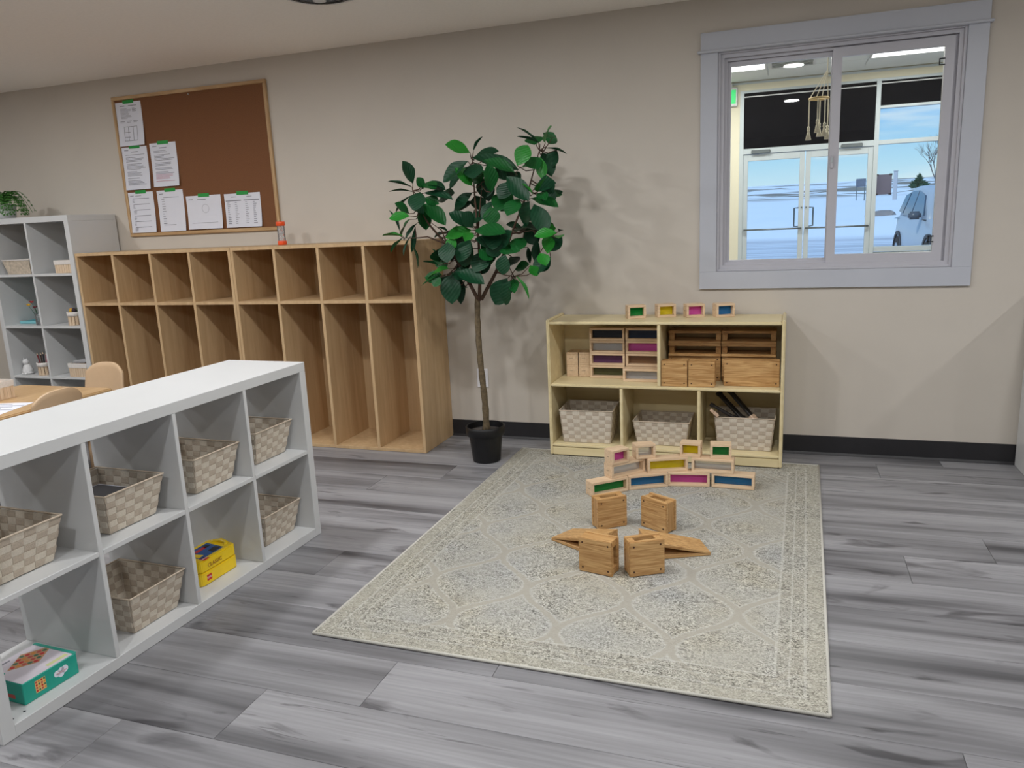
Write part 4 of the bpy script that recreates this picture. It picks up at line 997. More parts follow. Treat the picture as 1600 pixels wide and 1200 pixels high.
# ------------------------------------------------------------------ potted tree
tree = thing('potted_tree', 'artificial ficus tree with dark glossy leaves in a black pot', 'plant', (-1.542, -.445, 0))
TO = Vector((-1.542, -.445, 0))
pot_prof = [(.074, .001), (.077, .004), (.092, .150), (.103, .152), (.106, .200), (.100, .201), (.096, .155), (.088, .150)]
pot = obj('pot', MB().lathe(pot_prof, 40).mesh('pot', smooth=False), M['black'], tree)
obj('pot_rim', MB().lathe([(.102, .150), (.1075, .153), (.1085, .198), (.104, .203), (.099, .199)], 40, caps=False).mesh('pot_rim', smooth=True), M['black'], tree)
obj('soil', MB().lathe([(.095, .160), (.094, .170), (.05, .176), (.01, .178)], 30).mesh('soil', smooth=True), M['soil'], tree)
tp = []
for i in range(24):
    z = .165+i*(.90-.165)/23; tp.append(((-1.549+.012*math.sin(z*6)+.008*(z-.2)/.7)-TO.x, (-.445+.006*math.sin(z*9))-TO.y, z))
tr_r = [(.026 if i == 0 else .0185-.004*i/23)*(1+.10*math.sin(i*2.1)) for i in range(24)]
obj('trunk', MB().tube(tp, tr_r, 12).mesh('trunk', smooth=True), M['bark'], tree)
BR = {'l': [[-1.543, -0.44, 0.889], [-1.579, -0.457, 0.976], [-1.628, -0.473, 1.08], [-1.68, -0.49, 1.182], [-1.775, -0.507, 1.302], [-1.833, -0.523, 1.41], [-1.838, -0.54, 1.475]], 'l2': [[-1.697, -0.5, 1.2], [-1.781, -0.52, 1.237], [-1.846, -0.54, 1.233], [-1.896, -0.56, 1.236]], 'c': [[-1.539, -0.44, 0.889], [-1.525, -0.445, 1.025], [-1.521, -0.45, 1.192], [-1.527, -0.455, 1.421], [-1.528, -0.46, 1.619]], 'r': [[-1.527, -0.44, 0.895], [-1.437, -0.436, 1.039], [-1.379, -0.432, 1.154], [-1.322, -0.428, 1.282], [-1.247, -0.424, 1.439], [-1.179, -0.42, 1.639]], 'm': [[-1.518, -0.45, 1.126], [-1.42, -0.44, 1.352], [-1.364, -0.43, 1.477], [-1.287, -0.42, 1.562]], 'rl': [[-1.425, -0.45, 1.04], [-1.37, -0.475, 1.024], [-1.316, -0.5, 1.019]], 'l3': [[-1.676, -0.5, 1.183], [-1.702, -0.51, 1.267], [-1.76, -0.52, 1.312]], 'rr': [[-1.337, -0.44, 1.235], [-1.223, -0.47, 1.247], [-1.13, -0.5, 1.229]], 'c3': [[-1.526, -0.45, 1.225], [-1.486, -0.465, 1.451], [-1.477, -0.48, 1.498]]}
bsegs = []
for k_, pts in BR.items():
    r0 = .011 if k_ in 'lcr' else .005
    P = [Vector(p)-TO for p in pts]; bsegs += [(P[i]+TO, P[i+1]+TO) for i in range(len(P)-1)]
    obj('branch', MB().tube(P, [r0*(1-.75*i/(len(P)-1)) for i in range(len(P))], 8).mesh('branch', smooth=True), M['twig'], tree)
LEAVES = [(-1.845,-0.52,1.512,-1.868,-0.56,1.617,0.9,0),(-1.85,-0.52,1.494,-1.941,-0.555,1.529,0.3,0),(-1.848,-0.52,1.47,-1.95,-0.53,1.49,0.45,0),(-1.785,-0.52,1.485,-1.799,-0.49,1.535,0.6,1),(-1.777,-0.52,1.496,-1.653,-0.548,1.483,0.5,0),(-1.787,-0.52,1.46,-1.629,-0.542,1.428,0.7,0),(-1.769,-0.599,1.464,-1.768,-0.628,1.386,1,0),(-1.782,-0.52,1.436,-1.706,-0.487,1.405,0.7,1),(-1.857,-0.52,1.452,-1.973,-0.49,1.39,0.4,0),(-1.781,-0.555,1.405,-1.656,-0.574,1.315,1,1),(-1.812,-0.52,1.395,-1.786,-0.52,1.283,0.9,1),(-1.86,-0.52,1.409,-1.78,-0.52,1.368,0.7,0),(-1.809,-0.654,1.347,-1.903,-0.644,1.345,0.7,2),(-1.878,-0.52,1.361,-1.916,-0.519,1.415,0.7,1),(-1.942,-0.52,1.27,-1.978,-0.523,1.378,0.5,0),(-1.85,-0.574,1.329,-1.938,-0.53,1.257,0.7,1),(-1.837,-0.52,1.309,-1.884,-0.52,1.243,0.3,0),(-1.874,-0.616,1.246,-2.007,-0.575,1.258,0.45,2),(-1.903,-0.56,1.238,-2,-0.522,1.171,0.5,1),(-1.881,-0.52,1.242,-1.912,-0.52,1.155,0.4,0),(-1.848,-0.52,1.291,-1.876,-0.52,1.167,0.35,0),(-1.494,-0.572,1.641,-1.581,-0.606,1.685,1,2),(-1.529,-0.435,1.658,-1.481,-0.404,1.725,0.3,0),(-1.501,-0.585,1.598,-1.64,-0.573,1.517,1,0),(-1.562,-0.44,1.583,-1.678,-0.436,1.493,0.7,0),(-1.553,-0.405,1.632,-1.319,-0.421,1.574,0.95,0),(-1.57,-0.31,1.645,-1.442,-0.341,1.664,0.7,0),(-1.459,-0.496,1.603,-1.297,-0.525,1.556,0.8,1),(-1.506,-0.536,1.481,-1.554,-0.558,1.565,0.8,2),(-1.491,-0.515,1.592,-1.481,-0.533,1.526,1.1,0),(-1.525,-0.469,1.492,-1.471,-0.429,1.553,0.8,1),(-1.401,-0.552,1.445,-1.384,-0.596,1.564,1,1),(-1.415,-0.449,1.549,-1.334,-0.422,1.521,0.8,0),(-1.187,-0.379,1.673,-1.283,-0.405,1.762,0.3,0),(-1.178,-0.43,1.674,-1.254,-0.463,1.706,0.5,0),(-1.103,-0.567,1.659,-1.06,-0.613,1.723,0.6,2),(-1.124,-0.444,1.664,-1.097,-0.405,1.71,0.9,1),(-1.175,-0.318,1.656,-1.073,-0.295,1.635,0.35,0),(-1.195,-0.317,1.636,-1.14,-0.365,1.524,0.9,0),(-1.24,-0.598,1.56,-1.196,-0.551,1.65,0.9,2),(-1.271,-0.43,1.564,-1.179,-0.439,1.576,0.8,1),(-1.159,-0.48,1.601,-1.142,-0.468,1.502,0.6,2),(-1.311,-0.561,1.515,-1.2,-0.592,1.405,1,0),(-1.15,-0.57,1.431,-1.094,-0.606,1.495,0.8,2),(-1.172,-0.581,1.421,-1.219,-0.535,1.473,0.4,2),(-1.201,-0.51,1.406,-1.064,-0.559,1.37,0.8,1),(-1.147,-0.562,1.426,-1.089,-0.595,1.394,0.6,1),(-1.159,-0.349,1.472,-1.138,-0.363,1.428,0.7,0),(-1.189,-0.58,1.388,-1.25,-0.532,1.285,1.2,0),(-1.171,-0.569,1.375,-1.107,-0.613,1.247,1.1,0),(-1.248,-0.56,1.402,-1.284,-0.593,1.334,0.9,1),(-1.368,-0.448,1.439,-1.379,-0.483,1.365,1,1),(-1.315,-0.483,1.489,-1.363,-0.484,1.421,0.9,0),(-1.294,-0.445,1.524,-1.376,-0.395,1.519,0.7,0),(-1.535,-0.468,1.451,-1.639,-0.465,1.38,0.8,0),(-1.582,-0.351,1.409,-1.664,-0.36,1.369,0.6,0),(-1.581,-0.312,1.44,-1.536,-0.314,1.369,0.9,0),(-1.514,-0.446,1.453,-1.463,-0.455,1.468,0.35,0),(-1.423,-0.483,1.4,-1.457,-0.491,1.329,0.6,0),(-1.415,-0.525,1.375,-1.408,-0.486,1.291,1,1),(-1.537,-0.5,1.26,-1.669,-0.52,1.241,1,2),(-1.494,-0.564,1.26,-1.336,-0.589,1.255,1.1,1),(-1.494,-0.606,1.249,-1.491,-0.636,1.218,0.6,2),(-1.528,-0.503,1.272,-1.629,-0.539,1.35,1,0),(-1.53,-0.497,1.278,-1.556,-0.491,1.346,1,0),(-1.601,-0.312,1.283,-1.562,-0.321,1.358,0.9,0),(-1.51,-0.525,1.217,-1.39,-0.496,1.182,1.1,0),(-1.53,-0.541,1.212,-1.586,-0.581,1.119,1.2,0),(-1.49,-0.532,1.162,-1.421,-0.495,1.115,1,1),(-1.65,-0.56,1.205,-1.635,-0.576,1.12,1,0),(-1.614,-0.532,1.215,-1.65,-0.502,1.178,0.8,2),(-1.722,-0.374,1.245,-1.733,-0.52,1.25,0.5,0),(-1.664,-0.52,1.259,-1.683,-0.52,1.285,0.4,0),(-1.292,-0.563,1.252,-1.368,-0.521,1.182,1,0),(-1.336,-0.398,1.237,-1.249,-0.44,1.266,0.8,1),(-1.156,-0.475,1.233,-1.099,-0.429,1.256,0.8,2),(-1.115,-0.53,1.221,-1.092,-0.575,1.155,0.7,2),(-1.096,-0.488,1.213,-1.049,-0.525,1.219,0.8,2),(-1.119,-0.316,1.233,-1.094,-0.299,1.247,0.3,0),(-1.167,-0.479,1.245,-1.225,-0.512,1.272,0.7,0),(-1.297,-0.376,1.254,-1.364,-0.369,1.281,0.7,0),(-1.86,-0.56,1.206,-1.836,-0.52,1.09,0.4,0),(-1.379,-0.531,1.153,-1.265,-0.58,1.158,0.8,1),(-1.318,-0.404,1.151,-1.34,-0.453,1.184,0.6,1),(-1.33,-0.578,1.136,-1.352,-0.547,1.044,1,0),(-1.334,-0.429,1.047,-1.26,-0.391,1.074,0.8,1),(-1.208,-0.551,1.077,-1.171,-0.513,1.031,0.7,2),(-1.136,-0.614,1.138,-1.097,-0.597,1.086,0.7,2),(-1.203,-0.43,1.209,-1.227,-0.391,1.073,0.6,0),(-1.282,-0.351,1.159,-1.258,-0.354,1.09,0.5,0),(-1.265,-0.475,1.213,-1.278,-0.523,1.161,0.9,1),(-1.255,-0.644,1.032,-1.191,-0.634,0.932,0.5,2),(-1.35,-0.504,1.01,-1.427,-0.493,0.885,1.3,0),(-1.32,-0.554,1.001,-1.368,-0.527,0.885,1,0),(-1.327,-0.476,1.007,-1.293,-0.525,0.955,0.6,1),(-1.663,-0.507,1.054,-1.655,-0.549,0.903,1.2,0),(-1.699,-0.392,1.046,-1.662,-0.404,0.883,0.8,0),(-1.613,-0.559,1.056,-1.462,-0.586,1,1,0),(-1.651,-0.562,1.07,-1.79,-0.52,1.038,0.9,2),(-1.713,-0.56,1.09,-1.741,-0.599,1.118,0.5,0),(-1.678,-0.56,1.095,-1.738,-0.521,1.175,0.5,0),(-1.703,-0.56,1.033,-1.785,-0.567,1.001,0.5,1),(-1.703,-0.56,1.027,-1.729,-0.532,0.987,0.6,1),(-1.665,-0.478,1.102,-1.667,-0.52,1.21,0.9,0),(-1.522,-0.56,1.219,-1.591,-0.526,1.091,1.2,0),(-1.482,-0.494,1.215,-1.446,-0.464,1.095,1,1),(-1.456,-0.503,1.147,-1.501,-0.535,1.065,1.1,0),(-1.045,-0.623,1.233,-1.135,-0.624,1.231,0.7,2),(-1.413,-0.536,1.208,-1.393,-0.495,1.127,1,0),(-1.328,-0.362,1.111,-1.346,-0.412,1.077,0.6,0),(-1.636,-0.434,1.098,-1.585,-0.429,1.059,0.9,0),(-1.268,-0.402,1.259,-1.232,-0.381,1.184,0.8,0)]
def leaf_mesh(droop, fold, seed):
    r = random.Random(seed); nl, nw = 10, 4; vs, fs = [], []
    for i in range(nl+1):
        t_ = i/nl; wd = .5*min(1, (t_*(1-t_)**.85)/.2856)**1.05*(1 if 0 < i < nl else 0)+(.012 if i == 0 else 0)
        for j in range(nw+1):
            s_ = j/nw*2-1
            x_ = s_*wd; z_ = -droop*t_*t_+droop*.35*t_+fold*abs(s_)*wd+.015*math.sin(t_*14+seed)*abs(s_)
            vs.append((x_, t_, z_))
    for i in range(nl):
        for j in range(nw): fs.append((i*(nw+1)+j, i*(nw+1)+j+1, (i+1)*(nw+1)+j+1, (i+1)*(nw+1)+j))
    me = bpy.data.meshes.new('leaf'); me.from_pydata(vs, [], fs)
    for p in me.polygons: p.use_smooth = True
    return me
lm = {}
for tn in range(3):
    for v_ in range(3):
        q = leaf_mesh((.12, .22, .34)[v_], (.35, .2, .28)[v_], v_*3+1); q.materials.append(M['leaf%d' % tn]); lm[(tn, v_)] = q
rl = random.Random(12)
extra = []
for q in range(60):   # inner leaves filling the crown
    a_ = LEAVES[rl.randrange(len(LEAVES))]; c_ = LEAVES[rl.randrange(len(LEAVES))]
    b0 = Vector(a_[:3]).lerp(Vector(a_[3:6]), .5)
    near_ = min((l for l in LEAVES if l is not a_), key=lambda l: (Vector(l[:3])-b0).length)
    t0 = Vector(near_[:3]).lerp(Vector(near_[3:6]), .6)
    d0 = (t0-b0); d0 = d0.normalized()*rl.uniform(.09, .13) if d0.length > .02 else Vector((.05, 0, -.08))
    yb = min(-.30, max(-.50, b0.y+.07)) if b0.x > -1.75 else b0.y
    if b0.x < -1.80: continue
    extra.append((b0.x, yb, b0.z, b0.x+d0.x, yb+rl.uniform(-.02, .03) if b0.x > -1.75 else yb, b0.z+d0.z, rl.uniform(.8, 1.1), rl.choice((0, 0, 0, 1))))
LEAVES = LEAVES+extra
stems = MB()
for (bx, by, bz, tx, ty, tz, w_, tn) in LEAVES:
    B_, T_ = Vector((bx, by, bz)), Vector((tx, ty, tz)); d_ = T_-B_; L = d_.length
    # foreshortened leaves reach towards the viewer or away
    minL = .075
    if L < minL*1.5:
        add = math.sqrt(max(0, (.115)**2-L*L))*(-.6); T_ = T_+Vector((0, add, 0)); d_ = T_-B_; L = d_.length
    yv = d_.normalized()
    to_cam = (Vector((0, -4.283, 1.304))-B_).normalized()
    face = (to_cam*(.75 if w_ > .55 else .15)+Vector((rl.uniform(-.35, .35), rl.uniform(-.2, .2), .75 if w_ > .55 else 1.2))).normalized()
    zv = (face-yv*face.dot(yv)).normalized(); xv = yv.cross(zv)
    wid = .096*max(w_, .6) if w_ > .55 else .058*max(w_, .5)
    L *= 1.10
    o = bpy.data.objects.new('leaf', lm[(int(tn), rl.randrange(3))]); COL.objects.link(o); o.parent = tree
    mm = Matrix.Identity(4)
    for i in range(3):
        mm[i][0] = xv[i]*wid; mm[i][1] = yv[i]*L; mm[i][2] = zv[i]*L*.6; mm[i][3] = (B_-TO)[i]
    o.matrix_local = mm
    # petiole to the nearest branch
    best = None
    for a, b_ in bsegs:
        ab = b_-a; t_ = max(0, min(1, (B_-a).dot(ab)/ab.length_squared)); p = a+ab*t_
        if best is None or (p-B_).length < best[0]: best = ((p-B_).length, p)
    if best[0] > .012:
        p = best[1]; mid = (p+B_)/2+Vector((0, 0, -.015 if best[0] > .06 else 0))
        stems.tube([p-TO, mid-TO, B_-TO], [.003, .0025, .0018], 5)
tag(obj('leaf_stalks', stems.mesh('leaf_stalks', smooth=True), M['twig'], tree), kind='stuff')

# ------------------------------------------------------------------ pin board and notices
bd = thing('cork_board', 'large cork pin board with a pale wooden frame on the wall', 'notice board', (-3.66, 0, 1.764))
bw, bh_ = 1.225/2, .912/2
box('cork_panel', -bw+.02, bw-.02, -.010, -.0005, -bh_+.02, bh_-.02, M['cork'], bd)
fm = [(-bw, bw, bh_-.022, bh_), (-bw, bw, -bh_, -bh_+.022)]
for a, b_, c, d_ in fm: box('frame_strip', a, b_, -.020, -.0005, c, d_, M['frame'], bd, .003)
M['frameZ'] = wood('pine_frame_upright', lin(176, 140, 98), lin(204, 172, 130), 'Z', 1.2, .5)
for a, b_ in ((-bw, -bw+.022), (bw-.022, bw)): box('frame_strip', a, b_, -.020, -.0005, -bh_+.022, bh_-.022, M['frameZ'], bd, .003)
for px_, pz_ in ((.02, bh_-.035), (.04, -bh_+.03)): obj('pin', MB().lathe([(.004, 0), (.005, .004), (.003, .008)], 10).mesh('pin', smooth=True), M['white'], bd, (px_, -.010, pz_), (PI/2, 0, 0))
def sheet(label, x0, x1, z0, z1, kind, seed, tilt=0):
    W_, H_ = x1-x0, z1-z0
    t = thing('notice_sheet', label, 'paper', ((x0+x1)/2, -.0115, z1), 0, 'notices taped to the cork board'); t.rotation_euler = (0, tilt, 0)
    n = 8; vs = []
    for i in range(n+1):
        f = i/n
        for s in (-.5, .5): vs.append((s*W_, -.014*f**3*(1 if s > 0 else .6), -f*H_))
    nv_ = len(vs); vs += [(x, y-.0004, z) for x, y, z in vs]
    fs = []
    for i in range(n):
        a = 2*i; fs += [(a, a+1, a+3, a+2), (a+nv_, a+2+nv_, a+3+nv_, a+1+nv_)]
        fs += [(a, a+2, a+2+nv_, a+nv_), (a+1, a+1+nv_, a+3+nv_, a+3)]
    obj('page', MB().add(vs, fs).mesh('page'), M['paper'], t)
    r = random.Random(seed); ln, lr = MB(), MB()
    def yy(f): return -.014*f**3-.0009
    def line(x, z, l, th=.0022, mb=ln):
        f = -z/H_; mb.add([(x, yy(f), z), (x+l, yy(f), z), (x+l, yy(f+th/H_), z-th), (x, yy(f+th/H_), z-th)], [(0, 1, 2, 3)])
    if kind == 'plan':
        line(-.07, -.022, .04, .004); line(.0, -.022, .07, .004)
        for i in range(9): line(-.07, -.04-i*.0075, r.uniform(.05, .1))
        for i in range(4): line(.03, -.04-i*.006, r.uniform(.02, .04), .003)
        for i in range(3): line(-.08+i*.055, -.12, .04, .003); line(-.08+i*.055, -.128, .03)
        X0, X1, Zt, Zb = -.055, .055, -.155, -.245
        for z_ in (Zt, Zb, -.19, -.222): line(X0, z_, (X1-X0) if z_ in (Zt, Zb) else .05, .0025)
        for x_ in (X0, X1-.0025, -.02, .02):
            f0, f1 = -Zt/H_, -Zb/H_
            ln.add([(x_, yy(f0), Zt), (x_+.0025, yy(f0), Zt), (x_+.0025, yy(f1), Zb), (x_, yy(f1), Zb)], [(0, 1, 2, 3)])
    elif kind in ('text', 'redtext'):
        line(-.085, -.018, .035, .004); line(-.03, -.03, .06, .004)
        z_ = -.05
        while z_ > -H_+.03:
            red = kind == 'redtext' and z_ < -.195
            l = r.uniform(.08, .165)
            if r.random() < .18: z_ -= .008
            line(-.08, z_, l, .0026, lr if red else ln); z_ -= .0085
    elif kind == 'form':
        line(-.09, -.02, .03, .004); line(-.045, -.022, .05, .003)
        for i in range(6):
            z_ = -.04-i*.038; line(-.07, z_, .14, .003)
            for k2 in range(3): line(-.075, z_-.008-k2*.008, r.uniform(.012, .03), .0025)
    elif kind == 'list':
        line(-.09, -.02, .035, .004); line(-.06, -.045, .13, .0026)
        for i in range(11): line(-.075, -.055-i*.016, r.uniform(.012, .03), .003)
        line(-.07, -.225, .10, .002)
    elif kind == 'chart':
        line(-.12, -.022, .035, .004); line(-.05, -.024, .07, .004); line(-.105, -.175, .21, .0016)
        nn = 24
        for k2 in range(nn):
            a, b2 = 2*PI*k2/nn, 2*PI*(k2+1)/nn
            p = [(.01+.028*math.cos(a), -.085+.028*math.sin(a)), (.01+.028*math.cos(b2), -.085+.028*math.sin(b2)), (.01+.0266*math.cos(b2), -.085+.0266*math.sin(b2)), (.01+.0266*math.cos(a), -.085+.0266*math.sin(a))]
            ln.add([(x_, yy(-z_/H_), z_) for x_, z_ in p], [(0, 1, 2, 3)])
    else:
        line(-.085, -.02, .04, .003); line(.035, -.02, .04, .003)
        for s in (-.13, .01):
            line(s, -.042, .12, .005)
            for i in range(12): line(s+.01, -.055-i*.012, .03*r.uniform(.4, 1), .003); line(s+.07, -.055-i*.012, .03*r.uniform(.4, 1), .003)
    obj('printed_lines', ln.mesh('printed_lines'), M['ink'], t)
    if lr.v: obj('printed_lines', lr.mesh('printed_lines'), M['inkr'], t)
    tx_ = W_*.02
    box('tape', tx_-.045, tx_+.045, -.0022, -.001, -.010, .012, M['tape'], t)
sheet('notice with a small floor plan at the top left of the cork board', -4.248, -4.034, 1.903, 2.182, 'plan', 1)
sheet('printed notice just below the floor plan sheet on the board', -4.248, -4.034, 1.618, 1.896, 'text', 2)
sheet('printed notice with pinkish lines near the bottom, second column of the board', -4.008, -3.792, 1.626, 1.906, 'redtext', 3)
sheet('ruled form sheet at the bottom left of the cork board', -4.248, -4.034, 1.332, 1.601, 'form', 4)
sheet('list sheet with few short lines, second along the bottom of the board', -4.001, -3.784, 1.332, 1.601, 'list', 5)
sheet('wide sheet with a faint circle, third along the bottom of the board', -3.764, -3.485, 1.337, 1.553, 'chart', 6)
sheet('wide sheet with a two column table at the bottom right of the board', -3.457, -3.178, 1.337, 1.551, 'table', 7)

# ------------------------------------------------------------------ liquid timer on the lockers
lt = thing('sensory_timer', 'clear tube toy with orange caps standing on the wooden lockers', 'toy', (-2.945, -.155, 1.2166))
for z in (0, .116): obj('cap', MB().lathe([(.026, z), (.0275, z+.003), (.0275, z+.022), (.026, z+.025)], 24).mesh('cap', smooth=True), M['orange'], lt)
obj('tube', MB().lathe([(.023, .024), (.023, .07), (.023, .117)], 24, caps=False).mesh('tube', smooth=True), acrylic('clear_tube', (.94, .95, .97, 1), .75), lt)
obj('divider_disc', MB().lathe([(.022, .069), (.022, .072)], 20).mesh('divider_disc'), acrylic('tube_disc', (.9, .92, .95, 1), .5), lt)
for i in range(9):
    a = i*2.4; obj('bubble', MB().lathe([(.0005, -.004), (.0036, -.002), (.0044, 0), (.0036, .002), (.0005, .004)], 8, (.013*math.cos(a), .013*math.sin(a), .034+.0085*i)).mesh('bubble', smooth=True), M['paper'] if i % 3 else M['orange'], lt)

# ------------------------------------------------------------------ white cabinet at the right edge
wc = thing('white_cabinet', 'white cabinet cut off by the right edge of the picture', 'cabinet', (1.102, -.68, 0))
box('carcass', 0, .9, .018, .664, .001, .865, M['white'], wc, .002)
for a in (.003, .4525): 
    dd = box('door', a, a+.4445, 0, .018, .06, .86, M['white'], wc, .002); obj('knob', MB().lathe([(.006, 0), (.006, .012), (.013, .016), (.012, .024)], 16).mesh('knob', smooth=True), M['steel'], dd, (.19 if a < .1 else -.19, -.009, .1), (PI/2, 0, 0))
box('plinth', .01, .89, .02, .03, .001, .06, M['white'], wc)

# ------------------------------------------------------------------ things in the tall white shelf
TS = [.0385, .3898, .7411, 1.0923]
slatm = wood('pale_slat', lin(206, 180, 150), lin(226, 204, 178), 'Z', 2, .7)
linen = plain('white_linen', lin(220, 214, 208), .95, noise=.06, nscale=90, bump=.6)
def slat_basket(label, loc, w_, d_, h_, group='slatted craft baskets'):
    t = thing('slat_basket', label, 'basket', loc, 0, group)
    box('base', -w_/2+.003, w_/2-.003, -d_/2+.003, d_/2-.003, 0, .004, slatm, t)
    def row(n, f):
        for i in range(n): f((i+.5)/n*2-1, n)
    for s in (-1, 1):
        n = max(3, round(w_/.020))
        for i in range(n): box('slat', -w_/2+i*w_/n+.001, -w_/2+(i+1)*w_/n-.001, s*d_/2-.0015, s*d_/2+.0015, .001, h_*.82, slatm, t)
        n = max(3, round(d_/.020))
        for i in range(n): box('slat', s*w_/2-.0015, s*w_/2+.0015, -d_/2+i*d_/n+.001, -d_/2+(i+1)*d_/n-.001, .001, h_*.82, slatm, t)
    mb = MB(); e_ = .004
    for a in ((-w_/2-e_, w_/2+e_, -d_/2-e_, -d_/2-.0016), (-w_/2-e_, w_/2+e_, d_/2+.0016, d_/2+e_), (-w_/2-e_, -w_/2-.0016, -d_/2, d_/2), (w_/2+.0016, w_/2+e_, -d_/2, d_/2)): mb.box(*a, h_*.66, h_)
    obj('cloth_cuff', mb.mesh('cloth_cuff', .0012), linen, t)
    return t
slat_basket('slatted basket with a white cuff in the top right cube of the tall shelf', (-4.505, -.33, TS[3]), .14, .12, .085)
slat_basket('slatted basket in the lowest seen right cube of the tall shelf, papers on it', (-4.515, -.335, TS[1]), .16, .12, .095)
sb = thing('folded_leaflets', 'pile of grey leaflets on the slatted basket in the tall shelf', 'paper', (-4.515, -.335, TS[1]+.0955))
for i in range(3): box('leaflet', -.06+.006*i, .05+.008*i, -.045, .045, i*.005, i*.005+.004, plain('leaflet_grey', lin(150+15*i, 150+15*i, 152+15*i), .8, noise=.1, nscale=40), sb)
def tub(label, loc, r, h_, grp='craft tubs'):
    t = thing('craft_tub', label, 'tub', loc, 0, grp)
    n = 12
    for i in range(n):
        a = 2*PI*i/n; o = box('slat', -.0085*r/.04, .0085*r/.04, -.0015, .0015, .001, h_*.8, slatm, t); o.location = (r*math.cos(a), r*math.sin(a), h_*.4); o.rotation_euler = (0, 0, a+PI/2)
    obj('cuff', MB().lathe([(r+.003, h_*.68), (r+.007, h_*.70), (r+.007, h_), (r+.001, h_)], 20, caps=False).mesh('cuff', smooth=True), linen, t)
    obj('base', MB().lathe([(r, .0), (r, .004)], 16).mesh('base'), slatm, t)
    return t
tub('round slatted tub of bright things, right cube of the tall shelf', (-4.530, -.34, TS[2]), .040, .090)
tub('round slatted tub of pencils, left cube of the tall shelf', (-4.885, -.34, TS[1]), .040, .088)
for i, (dx, dy, c) in enumerate(((-.02, 0, lin(220, 90, 110)), (.015, .01, lin(70, 80, 60)), (.0, -.018, lin(200, 160, 60)), (.012, -.012, lin(60, 50, 60)))):
    ob = thing('felt_ball', ('pink', 'green', 'yellow', 'dark')[i]+' felt ball in the round tub of the tall shelf', 'toy', (-4.530+dx, -.34+dy, TS[2]+.098), 0, 'felt balls in the tub')
    obj('ball', MB().lathe([(.001, -.018), (.012, -.013), (.0175, 0), (.012, .013), (.001, .018)], 12).mesh('ball', smooth=True), plain('felt_%d' % i, c, .95, noise=.1, nscale=90, bump=.5), ob)
for i, (dx, dy, ax, ay, c) in enumerate(((-.02, 0, -.22, 0, lin(120, 40, 40)), (-.012, .012, -.12, .1, lin(40, 40, 46)), (0, -.01, -.05, 0, lin(60, 40, 30)), (.014, .004, .10, 0, lin(190, 120, 130)), (.004, .016, .02, .1, lin(36, 36, 50)))):
    pc = thing('pencil', ('dark red', 'black', 'brown', 'pink', 'navy')[i]+' pencil standing in the tub in the tall shelf', 'pencil', (-4.885+dx, -.34+dy, TS[1]+.006), 0, 'pencils in the tub'); pc.rotation_euler = (-ay, ax, 0)
    pm = plain('pencil_%d' % i, c, .5, noise=.05, nscale=40)
    obj('shaft', MB().lathe([(.0048, 0), (.0048, .135)], 6).mesh('shaft'), pm, pc); obj('tip', MB().lathe([(.0048, .135), (.001, .150)], 6).mesh('tip'), slatm, pc)
# floral fabric bin
fbm = plain('floral_fabric', lin(192, 178, 160), .9, noise=.22, nscale=55, bump=.3)
fbn = thing('fabric_bin', 'pale floral fabric bin in the top left cube of the tall shelf', 'bin', (-4.955, -.28, TS[3]))
mb = MB(); W0, W1, D0, D1, h_ = .105, .125, .07, .085, .095
o_ = [(-W0, -D0, 0), (W0, -D0, 0), (W0, D0, 0), (-W0, D0, 0), (-W1, -D1, h_), (W1, -D1, h_), (W1, D1, h_), (-W1, D1, h_)]
i_ = [(-W0+.004, -D0+.004, .004), (W0-.004, -D0+.004, .004), (W0-.004, D0-.004, .004), (-W0+.004, D0-.004, .004), (-W1+.004, -D1+.004, h_), (W1-.004, -D1+.004, h_), (W1-.004, D1-.004, h_), (-W1+.004, D1-.004, h_)]
mb.add(o_+i_, [(0, 3, 2, 1), (0, 1, 5, 4), (1, 2, 6, 5), (2, 3, 7, 6), (3, 0, 4, 7), (8, 9, 10, 11), (8, 12, 13, 9), (9, 13, 14, 10), (10, 14, 15, 11), (11, 15, 12, 8), (4, 5, 13, 12), (5, 6, 14, 13), (6, 7, 15, 14), (7, 4, 12, 15)])
obj('body', mb.mesh('body'), fbm, fbn)
for y_ in (-D1, D1): obj('top_band', MB().tube([(-W1, y_, h_), (W1, y_, h_)], .004, 6).mesh('top_band'), linen, fbn)
# teal tray
tt_ = thing('teal_tray', 'flat turquoise tray lying in the left cube of the tall shelf', 'tray', (-4.968, -.215, TS[2]))
turq = plain('turquoise_plastic', lin(130, 196, 204), .4, noise=.02, nscale=20)
box('base', -.13, .13, -.085, .085, .001, .008, turq, tt_, .002)
for a in ((-.13, .13, -.085, -.081), (-.13, .13, .081, .085), (-.13, -.126, -.081, .081), (.126, .13, -.081, .081)): box('edge', *a, .008, .018, turq, tt_, .001)
